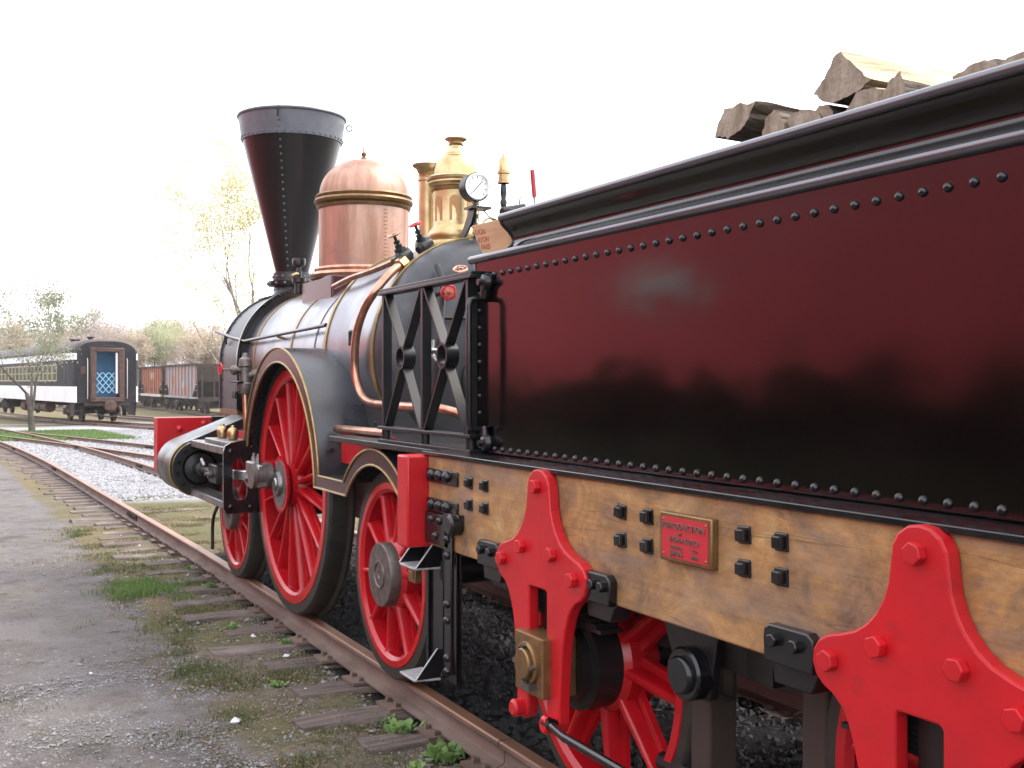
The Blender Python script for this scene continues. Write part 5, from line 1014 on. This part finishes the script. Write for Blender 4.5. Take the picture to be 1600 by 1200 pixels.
def build_coach():
    loc = (car_x(56.9), 56.9, drop(56.9)); rz = math.atan(.12)
    root = thing('passenger_coach', 'old black passenger coach with white stripes and a rusty doorway', 'railway coach', loc, rotz=rz); fin = local_builder(root, rz, loc)
    L_ = 24.; W_ = 1.53
    def sec(w_, top=4.05, eave=3.38, bot=.95):
        return [(-w_, bot), (-w_, eave)] + [(-w_ * math.cos(R(a)) ** .7, eave + (top - eave) * math.sin(R(a)) ** .9) for a in range(8, 90, 8)] + [(0, top)] + [(w_ * math.cos(R(a)) ** .7, eave + (top - eave) * math.sin(R(a)) ** .9) for a in range(82, 0, -8)] + [(w_, eave), (w_, bot)]
    body = MB(); loops = [(0.0, .90), (.10, .96), (.32, 1.0), (L_ - .3, 1.0), (L_, .92)]; vs = []; fs = []
    for y, sc_ in loops:
        q = sec(W_ * sc_, 4.05 - (1 - sc_) * 1.2, 3.38 - (1 - sc_) * .6); n = len(q); vs += [(a, y, b) for a, b in q]
    hole = None
    for j in range(len(loops) - 1): fs += [(j * n + k, j * n + k + 1, (j + 1) * n + k + 1, (j + 1) * n + k) for k in range(n - 1)] + [(j * n + n - 1, j * n, (j + 1) * n, (j + 1) * n + n - 1)]
    fs += [tuple(range((len(loops)) * n - 1, (len(loops) - 1) * n - 1, -1))]
    me_ = body.add(vs, fs); bo = fin(me_, 'body', 'car_black', root, 40)
    me = bo.data; me.materials.append(MAT['car_roof'])
    for p_ in me.polygons:
        if p_.center.z > 3.45: p_.material_index = 1
    # near end wall with the doorway left open
    q = sec(W_ * .90, 4.05 - .12, 3.38 - .06); dw, d0, d1 = .52, 1.22, 3.40
    bm = bmesh.new(); A_ = [bm.verts.new((a, .001, b)) for a, b in q]; B_ = [bm.verts.new((a, .001, b)) for a, b in ((-dw, d0), (-dw, d1), (dw, d1), (dw, d0))]
    ed = [bm.edges.new((A_[i], A_[(i + 1) % len(A_)])) for i in range(len(A_))] + [bm.edges.new((B_[i], B_[(i + 1) % 4])) for i in range(4)]
    bmesh.ops.triangle_fill(bm, edges=ed, use_beauty=True); bmesh.ops.recalc_face_normals(bm, faces=bm.faces); me = bpy.data.meshes.new('end_wall'); bm.to_mesh(me); bm.free(); me.materials.append(MAT['car_black'])
    M_ = WM[root.name]; o = bpy.data.objects.new('end_wall', me); C.objects.link(o); o.matrix_basis = M_; WM[o.name] = M_.copy(); o.parent = root; o.matrix_parent_inverse = M_.inverted()
    fin(MB().box(-.75, .75, 1.1, 1.14, 1.2, 3.5), 'vestibule_wall', 'car_blue'); fin(MB().box(-.75, -.70, .05, 1.1, 1.2, 3.5), 'vestibule_side', 'car_blue'); fin(MB().box(-.75, .75, .02, 1.1, 1.16, 1.2), 'vestibule_floor', 'rust_dark')
    fin(MB().box(-.52, -.22, 1.05, 1.095, 1.9, 3.1), 'vestibule_window', 'window_glass')
    fr = MB()
    fr.box(-.80, -.52, -.16, .02, 1.05, 3.55); fr.box(.52, .80, -.16, .02, 1.05, 3.55); fr.box(-.80, .80, -.16, .02, 3.40, 3.62); fr.box(-.80, .80, -.16, .02, .98, 1.22)
    fin(fr, 'door_frame', 'rust', bevel=.05)
    fin(MB().box(.40, .50, -.05, .0, 1.4, 3.38), 'door_edge', 'car_white')
    mb = MB()                                            # expanding lattice gate
    X0, X1, Z0, Z1, wv_ = -.48, .38, 1.42, 2.42, .287
    for sgn in (-1, 1):
        for k in range(-4, 8):
            c0 = X0 + k * wv_; za, zb = Z0, Z1; sl = sgn * wv_ / .34      # x = c0 + sl * (z - Z0) clipped to the gate
            zs = sorted(((X0 - c0) / sl + Z0, (X1 - c0) / sl + Z0)); za, zb = max(za, zs[0]), min(zb, zs[1])
            if zb - za > .04: mb.bar((c0 + sl * (za - Z0), .05 + .01 * sgn, za), (c0 + sl * (zb - Z0), .05 + .01 * sgn, zb), (.02, 0, 0), (0, .008, 0))
    fin(mb, 'lattice_gate', 'lattice_blue')
    fin(MB().tube([(-.55, -.17, 3.55), (-.3, -.2, 3.66), (0, -.2, 3.72), (.3, -.19, 3.70)], .02, 6), 'end_hose', 'black_satin')
    for x in (-.95, .95): fin(MB().tube([(x * .98, -.05, 1.15), (x * .98, -.12, 1.25), (x * .98, -.12, 3.0), (x * .98, -.05, 3.1)], .022, 6), 'grab_iron', 'hopper_mark')
    fin(MB().box(-1.22, -1.0, -.02, .02, 2.35, 2.7), 'end_plate', 'rust')
    for sx in (-1, 1):
        x0, x1 = sx * (W_ + .004), sx * (W_ + .03)
        for z0, z1 in ((.97, 1.74), (3.03, 3.36)): fin(MB().box(min(x0, x1), max(x0, x1), .3, L_ - .3, z0, z1), 'white_stripe', 'car_white')
        fin(MB().hexa([(sx * W_ * .965, .02, .97), (sx * (W_ + .02), .30, .97), (sx * (W_ - .05), .30, .97), (sx * W_ * .9, .02, .97), (sx * W_ * .965, .02, 1.74), (sx * (W_ + .02), .30, 1.74), (sx * (W_ - .05), .30, 1.74), (sx * W_ * .9, .02, 1.74)]), 'stripe_end', 'car_white')
        fin(MB().hexa([(sx * W_ * .965, .02, 3.03), (sx * (W_ + .02), .30, 3.03), (sx * (W_ - .05), .30, 3.03), (sx * W_ * .9, .02, 3.03), (sx * W_ * .965, .02, 3.34), (sx * (W_ + .02), .30, 3.34), (sx * (W_ - .05), .30, 3.34), (sx * W_ * .9, .02, 3.34)]), 'stripe_end', 'car_white')
        if sx < 0:
            for k in range(17):
                y = 4.1 + k * 1.08; f = MB(); X0, X1 = -W_ - .022, -W_ + .005
                f.box(X0, X1, y - .45, y + .45, 1.99, 2.05); f.box(X0, X1, y - .45, y + .45, 2.79, 2.84); f.box(X0, X1, y - .45, y - .39, 2.05, 2.79); f.box(X0, X1, y + .39, y + .45, 2.05, 2.79); f.box(X0, X1, y - .39, y + .39, 2.39, 2.43)
                wi = fin(f, 'window', 'cream_frame', root); fin(MB().box(-W_ - .008, -W_ - .002, y - .39, y + .39, 2.05, 2.79), 'pane', 'window_glass', wi)
            fin(MB().box(-W_ - .012, -W_, .9, .95, .95, 3.0), 'vestibule_door_edge', 'black_satin'); fin(MB().box(-W_ - .012, -W_, 1.8, 1.85, .95, 3.0), 'vestibule_door_edge', 'black_satin')
    for x in (-1.0, 1.0):                                # step wells under the vestibule
        s = MB(); w0, w1 = min(x, x * 1.45), max(x, x * 1.45)
        for k in range(3): s.box(w0, w1, .25 + .0, 1.1, .35 + k * .22, .38 + k * .22)
        s.prism([(.2, .95), (1.15, .95), (.95, .30), (.45, .30)], 'X', (w1 if x < 0 else w0) - .02, (w1 if x < 0 else w0) + .02); s.prism([(.2, .95), (1.15, .95), (.95, .30), (.45, .30)], 'X', (w0 if x < 0 else w1) - .02, (w0 if x < 0 else w1) + .02)
        fin(s, 'entrance_steps', 'rust_dark')
    mb = MB(); mb.prism([(.62, .95), (1.3, .95), (1.3, .35), (1.05, .35)], 'Y', .02, .07); fin(mb, 'end_skirt', 'car_black')
    mb = MB(); mb.box(-.12, .12, -.55, .5, .72, .92); mb.lathe([(.30, 0), (.30, .06), (.24, .1), (0, .1)], (.1, -.18, .80), (0, -1, 0), 20); mb.box(-.22, .22, -.62, -.45, .64, .96); mb.build_ = None
    fin(mb, 'coupler', 'rust')
    fin(MB().tube(lerp_path([(.5, -.1, .8), (.55, -.25, .5), (.3, -.3, .3), (-.4, -.3, .35), (-.6, -.15, .6)], 4), .04, 6), 'air_hose', 'rust_dark')
    fin(MB().box(-1.1, 1.1, -.05, 1.4, .80, .94), 'end_sill', 'rust_dark'); fin(MB().box(-.3, .3, 1.4, L_, .70, .95), 'centre_sill', 'rust_dark')
    truck(fin, root, 3.0, .46, 2.4); truck(fin, root, L_ - 3.0, .46, 2.4)
    for k, (y, z, r_) in enumerate(((7.2, .62, .28), (8.8, .6, .25), (12.5, .6, .3))): fin(MB().cyl((-1.1, y, z), (-1.1, y + 1.2, z), r_, n=14), 'air_tank', 'rust')
    fin(MB().box(-1.25, -.4, 10.4, 12.0, .35, .92), 'battery_box', 'rust_dark')
    for y in (3.2, 7., 11.): fin(MB().lathe([(.12, 3.95), (.12, 4.18), (.2, 4.2), (.2, 4.25), (0, 4.28)], (0, y, 0), (0, 0, 1), 12, cap=False), 'roof_vent', 'rust_dark')
    fin(MB().lathe([(.10, 3.75), (.10, 4.05), (.17, 4.07), (0, 4.12)], (-.75, 2.6, 0), (0, 0, 1), 12, cap=False), 'roof_vent', 'rust_dark')
build_coach()

# ------------------------------------------------------------------ background: hopper wagons
def hopper(y0, L_, label, skin, kind):
    loc = (hop_x(y0), y0, drop(y0)); root = thing('hopper_wagon', label, 'hopper wagon', loc, 'hopper wagons on the far track'); fin = local_builder(root, 0, loc)
    W_ = 1.5; H0, H1 = 1.15, 3.32
    # side sheets follow the sloping floor at both ends
    for s in (-1, 1):
        pr = [(1.9, H0), (L_ - 1.9, H0), (L_ - .5, 2.2), (L_ - .5, H1), (.5, H1), (.5, 2.2)]
        fin(MB().prism(pr, 'X', min(s * W_, s * (W_ - .04)), max(s * W_, s * (W_ - .04))), 'side_sheet', skin)
        n = 10
        for k in range(n):
            y = .8 + (L_ - 1.6) * k / (n - 1); zb = max(H0, H0 + 1.05 * max((1.9 - y) / 1.4, (y - (L_ - 1.9)) / 1.4, 0))
            fin(MB().hexa([(s * W_, y - .06, zb), (s * (W_ + .10), y - .06, zb), (s * (W_ + .10), y + .06, zb), (s * W_, y + .06, zb), (s * W_, y - .06, H1), (s * (W_ + .10), y - .06, H1), (s * (W_ + .10), y + .06, H1), (s * W_, y + .06, H1)]), 'side_rib', skin)
        fin(MB().box(min(s * W_, s * (W_ + .14)), max(s * W_, s * (W_ + .14)), .1, L_ - .1, H1, H1 + .12), 'top_chord', 'rust_dark')
        fin(MB().box(min(s * W_, s * (W_ + .12)), max(s * W_, s * (W_ + .12)), .1, L_ - .1, 1.02, 1.16), 'side_sill', 'hopper_pale' if kind == 0 else skin)
        for y in (.2, L_ - .2):
            fin(MB().box(min(s * W_, s * (W_ + .06)), max(s * W_, s * (W_ + .06)), y - .06, y + .06, 1.1, H1 + .1), 'corner_post', 'rust_dark')
            fin(MB().tube([(s * (W_ + .04), y, 1.6), (s * (W_ + .04), y + (.55 if y < 1 else -.55), 1.6)], .025, 6), 'grab_iron', 'hopper_mark'); fin(MB().tube([(s * (W_ + .04), y, 2.0), (s * (W_ + .04), y + (.55 if y < 1 else -.55), 2.0)], .025, 6), 'grab_iron', 'hopper_mark')
    for y, d in ((.5, 1), (L_ - .5, -1)):
        fin(MB().hexa([(-W_, y, 2.2), (W_, y, 2.2), (W_, y + d * 1.4, H0), (-W_, y + d * 1.4, H0), (-W_, y, 2.24), (W_, y, 2.24), (W_, y + d * 1.45, H0 + .04), (-W_, y + d * 1.45, H0 + .04)]), 'slope_sheet', 'rust_dark')
        fin(MB().box(-W_, W_, y - .03, y + .03, 2.2, H1 + .1), 'end_sheet', 'rust_dark'); fin(MB().box(-W_, W_, y - d * .4 - .08, y - d * .4 + .08, .85, 1.15), 'end_beam', 'rust_dark')
        for x in (-1.2, -.4, .4, 1.2): fin(MB().box(x - .05, x + .05, y - d * .30 - .05, y - d * .30 + .05, 1.1, H1), 'end_post', 'rust_dark')
        fin(MB().box(-.15, .15, min(y - d * .5, y - d * 1.0), max(y - d * .5, y - d * 1.0), .75, .95), 'coupler', 'rust_dark')
    m = (L_ - 5.2) / 3
    for k in range(3):
        ya = 2.6 + k * m; fin(MB().hexa([(-.7, ya + m * .3, .45), (.7, ya + m * .3, .45), (.7, ya + m * .7, .45), (-.7, ya + m * .7, .45), (-W_ + .06, ya + .05, H0), (W_ - .06, ya + .05, H0), (W_ - .06, ya + m - .05, H0), (-W_ + .06, ya + m - .05, H0)]), 'discharge_chute', 'rust_dark')
    fin(MB().box(-.2, .2, .2, L_ - .2, .8, 1.05), 'centre_sill', 'rust_dark')
    truck(fin, root, 1.5, .42, 1.7); truck(fin, root, L_ - 1.5, .42, 1.7)
    if kind == 0: fin(MB().box(-W_ - .012, -W_ - .004, 5.1, 5.6, 1.75, 2.2), 'side_label', 'hopper_mark'); fin(MB().box(-W_ - .012, -W_ - .004, 8.3, 9.6, 2.0, 2.6), 'side_label', 'hopper_orange')
    if kind == 2: fin(MB().box(-W_ - .03, -W_ - .004, 2.0, 4.6, 1.2, 2.9), 'side_panel', 'hopper_mark')
    if kind == 1:
        for k in range(5): fin(MB().box(-W_ - .02, -W_ - .004, 1.4 + k * 1.7, 2.2 + k * 1.7, 1.3, 1.7), 'door_recess', 'rust_dark')
        fin(MB().box(-W_ - .16, -W_ - .002, .4, L_ - .4, 1.0, 1.2), 'sill_board', 'hopper_mark'); fin(MB().box(-W_ - .02, -W_ - .004, 4.2, 5.6, 2.4, 2.95), 'side_label', 'hopper_mark')
hopper(76.2, 12.2, 'faded grey and red hopper wagon nearest the smokebox', 'hopper_grey', 0)
hopper(89.6, 10.2, 'rusty orange hopper wagon in the middle of the row', 'hopper_orange', 1)
hopper(101., 11.5, 'pale grey hopper wagon partly hidden behind the coach', 'hopper_pale', 2)

# ------------------------------------------------------------------ trees
def tree_meshes(seed, H, spread, leaf_n, leaf_s, leafmat, trunk_r, depth=5, bare=.25, trunkmat='trunk_grey', first=.28, up=.55, lean=0.):
    r = random.Random(seed); rg = np.random.default_rng(seed); mb = MB(); tips = []
    def grow(p, d, L_, rad, lev):
        n = 4; pts = [p]; rs = [rad]
        for k in range(n):
            d = (d + Vector((r.gauss(0, .10), r.gauss(0, .10), r.gauss(.03, .06)))).normalized(); p = p + d * (L_ / n); pts.append(p); rs.append(rad * (1 - .45 * (k + 1) / n))
        mb.tube(pts, rs, 6 if lev < 2 else 4 if lev < 4 else 3, caps=False)
        if lev >= 2: tips.extend(pts[1:])
        if lev >= depth: return
        m = r.choice((2, 3, 3)) if lev else r.choice((3, 4, 5))
        for k in range(m):
            t = r.uniform(.45, 1.) if k else 1.; j = min(n, max(1, int(round(t * n)))); q = pts[j]
            a = r.uniform(0, 2 * PI); sp = spread * r.uniform(.5, 1.2); nd = (d + Vector((math.cos(a) * sp, math.sin(a) * sp, up * r.uniform(-.2, .6)))).normalized()
            grow(q, nd, L_ * r.uniform(.58, .82) if lev else L_ * r.uniform(.75, 1.15), rs[j] * r.uniform(.5, .75), lev + 1)
    grow(Vector((0, 0, -.2)), Vector((lean, 0, 1)).normalized(), H * first, trunk_r, 0)
    zmax = max(t.z for t in tips); s = H / zmax
    mb.v = [(a * s if True else a, b * s, c * s) for a, b, c in mb.v]
    tm = mb.mesh('trunk', trunkmat, 60)
    T_ = np.array([tuple(t * s) for t in tips]); idx = rg.integers(0, len(T_), leaf_n); P = T_[idx] + rg.normal(0, H * .028, (leaf_n, 3))
    clump = np.array([noise.noise(Vector(tuple(q * (2.2 / (H * .12) * .35)))) for q in P]); P = P[clump > -bare]; n = len(P)
    u = rg.normal(size=(n, 3)); u /= np.linalg.norm(u, axis=1)[:, None]; v = np.cross(u, rg.normal(size=(n, 3))); v /= np.linalg.norm(v, axis=1)[:, None]
    sz = leaf_s * rg.uniform(.5, 1.2, n)[:, None]; V = np.stack([P - u * sz, P + v * sz * .6, P + u * sz, P - v * sz * .6], 1).reshape(-1, 3)
    cm = bpy.data.meshes.new('crown'); cm.from_pydata(V.tolist(), [], np.arange(4 * n).reshape(-1, 4).tolist()); cm.materials.append(MAT[leafmat])
    return tm, cm
def place_tree(name, ms, x, y, sc, rz, label, group=None, cat='tree', z=None):
    loc = (x, y, (drop(y) - .15) if z is None else z)
    t = thing(name, label, cat, loc, group, rz); M3 = Matrix.Rotation(rz, 3, 'Z') @ Matrix.Diagonal((sc, sc, sc))
    link('trunk', ms[0], t, loc=loc, rot=M3); link('crown', ms[1], t, loc=loc, rot=M3); return t
def at_px(px, zc):                                       # ground position seen at image column px (1600 wide), zc metres ahead
    xc = (px - 800) / 1738 * zc; c, s = math.cos(YAW), math.sin(YAW); return xc * c + zc * s, -xc * s + zc * c
place_tree('young_tree', tree_meshes(11, 5.8, .68, 3400, .055, 'leaf_greygreen', .14, depth=5, bare=.6, first=.30), 3.35, 47.0, 1., .6, 'young grey green tree with forked trunk in front of the coach')
place_tree('birch_tree', tree_meshes(23, 12.2, .30, 8500, .065, 'leaf_yellow', .16, depth=5, bare=.12, first=.24, trunkmat='birch_bark'), *at_px(402, 44), 1., 2.4, 'tall sparse tree with yellow leaves beside the smokestack')
place_tree('birch_tree', tree_meshes(29, 9.4, .5, 5500, .06, 'leaf_yellow', .10, depth=5, bare=.05, first=.25, lean=-.2, trunkmat='birch_bark'), *at_px(388, 47), 1., .4, 'smaller leaning yellow tree left of the tall yellow one')
VAR = [tree_meshes(31, 10., .55, 6000, .13, 'leaf_pink', .2, 5, .5, 'twig_pink'), tree_meshes(37, 10., .5, 5500, .13, 'leaf_tan', .2, 5, .5, 'twig_pink'), tree_meshes(41, 10., .45, 6500, .13, 'leaf_yellowgreen', .2, 5, .6), tree_meshes(43, 10., .5, 4200, .12, 'leaf_greygreen', .2, 5, .2), tree_meshes(47, 10., .6, 6000, .13, 'leaf_tan', .2, 4, .6, 'twig_pink')]
LB = ['pinkish autumn tree in the hazy wood behind the wagons', 'tan autumn tree in the hazy wood behind the wagons', 'yellow green tree in the hazy wood behind the wagons', 'tall thin grey tree rising behind the coach', 'bushy tan tree in the hazy wood behind the wagons']
rt = random.Random(5)
for k, (px, zc, sc, v) in enumerate([(-60, 100, .85, 0), (-20, 112, .9, 3), (15, 96, .8, 1), (50, 108, .85, 0), (95, 104, 1.18, 3), (128, 112, .85, 1), (150, 100, .8, 0), (172, 108, 1.0, 0), (192, 118, .85, 4),
    (214, 104, .78, 1), (228, 116, .82, 4), (243, 108, .76, 2), (258, 118, .90, 2), (272, 108, .68, 0), (286, 120, .85, 4), (300, 110, .72, 1), (316, 120, .85, 0), (333, 112, .8, 1), (352, 120, .85, 0), (375, 112, .8, 4), (400, 120, .9, 1), (430, 114, .8, 0), (460, 122, .9, 4), (500, 116, .8, 1),
    (5, 125, .9, 4), (72, 125, .85, 4), (120, 128, .9, 1), (205, 130, .95, 0), (265, 132, .95, 4), (325, 132, .95, 1), (560, 120, .8, 0), (620, 125, .8, 1), (-110, 104, .85, 1), (-160, 110, .9, 4), (-230, 106, .85, 0), (-300, 114, .9, 1), (-380, 106, .8, 4), (-470, 112, .9, 0), (-570, 106, .85, 1), (-680, 112, .9, 4), (-800, 108, .85, 0)]):
    x, y = at_px(px, zc); place_tree('autumn_tree', VAR[v], x, y, sc * rt.uniform(.93, 1.07), rt.uniform(0, 6.28), LB[v], 'trees of the wood: ' + LB[v].split(' in ')[0].split(' rising')[0])
# thicket filling the wood's lower storey
def thicket():
    n = 30000; P = []
    for k in range(n):
        px = random.uniform(-900, 640); zc = random.uniform(112, 138); x, y = at_px(px, zc); h = 3.2 + 1.6 * nse(x, y, .09, 2) + 1.0 * nse(x, y, .3, 7); P.append((x, y, drop(y) + max(.3, h) * random.random() ** .7))
    P = np.array(P); u = RNG.normal(size=(n, 3)); u /= np.linalg.norm(u, axis=1)[:, None]; v = np.cross(u, RNG.normal(size=(n, 3))); v /= np.linalg.norm(v, axis=1)[:, None]; sz = RNG.uniform(.15, .4, n)[:, None]
    V = np.stack([P - u * sz, P + v * sz * .5, P + u * sz, P - v * sz * .5], 1).reshape(-1, 3)
    me = bpy.data.meshes.new('thicket'); me.from_pydata(V.tolist(), [], np.arange(4 * n).reshape(-1, 4).tolist()); me.materials.append(MAT['leaf_pink'])
    o = bpy.data.objects.new('thicket', me); C.objects.link(o); tag(o, 'low pinkish brushwood under the autumn trees', 'brushwood', kind='stuff')
thicket()

# ------------------------------------------------------------------ red shed out of frame on the left, mirrored in the tender's paint
def build_shed():
    y0, y1, xw, H = -4., 62., -14.5, 7.2
    root = thing('red_shed', 'long red clad shed left of the yard, mirrored in the tender paint', 'building', (xw, 29, 0))
    MB().box(xw - 14, xw, y0, y1, -1.2, H).build('wall', 'shed_red', root)
    MB().box(xw - 14, xw + .06, y0, y1, -1.2, 1.15).build('plinth', 'plinth', root)
    MB().prism([(xw - 14.6, H), (xw + .6, H), (xw + .5, H + .2), (xw - 7, H + 2.6), (xw - 14.5, H + .2)], 'Y', y0 - .5, y1 + .5).build('roof', 'shed_roof', root)
    for y in (24.3,):
        w_ = MB().box(xw, xw + .08, y, y + 3.4, 3.75, 4.55).build('window', 'shed_white', root); MB().box(xw + .08, xw + .1, y + .2, y + 3.2, 3.85, 4.45).build('pane', 'shed_white', w_)  # unseen pale panel added for the light patch mirrored in the tank
    ms = tree_meshes(61, 2.6, .9, 9000, .10, 'leaf_dark', .06, 4, .95, 'trunk_grey', first=.12)
    ms2 = tree_meshes(67, 2.0, .9, 9000, .10, 'leaf_dark', .06, 4, .95, 'trunk_grey', first=.12)
    y = 1.; k = 0
    while y < 58:
        place_tree('evergreen_shrub', (ms, ms2)[k % 2], xw + 1.0, y, rt.uniform(.75, 1.0), k * 1.7, 'dark evergreen shrub of the hedge along the red shed', 'hedge shrubs along the red shed', 'shrub'); y += rt.uniform(1.1, 1.9); k += 1
build_shed()

# ------------------------------------------------------------------ thin haze volume added to wash out the distance
def build_haze():
    m = bpy.data.materials.new('haze_air'); m.use_nodes = True; N = m.node_tree.nodes; L = m.node_tree.links; N.remove(N['Principled BSDF'])
    v = N.new('ShaderNodeVolumePrincipled'); v.inputs['Color'].default_value = (1, .97, .965, 1); v.inputs['Density'].default_value = .0004; v.inputs['Anisotropy'].default_value = .1
    L.new(v.outputs[0], N['Material Output'].inputs['Volume'])
    o = MB().box(-520, 520, -520, 720, -3.2, 14.5).build('haze', m, None, 0); tag(o, 'thin pale haze volume added to wash out the far background', 'haze', kind='stuff')
build_haze()
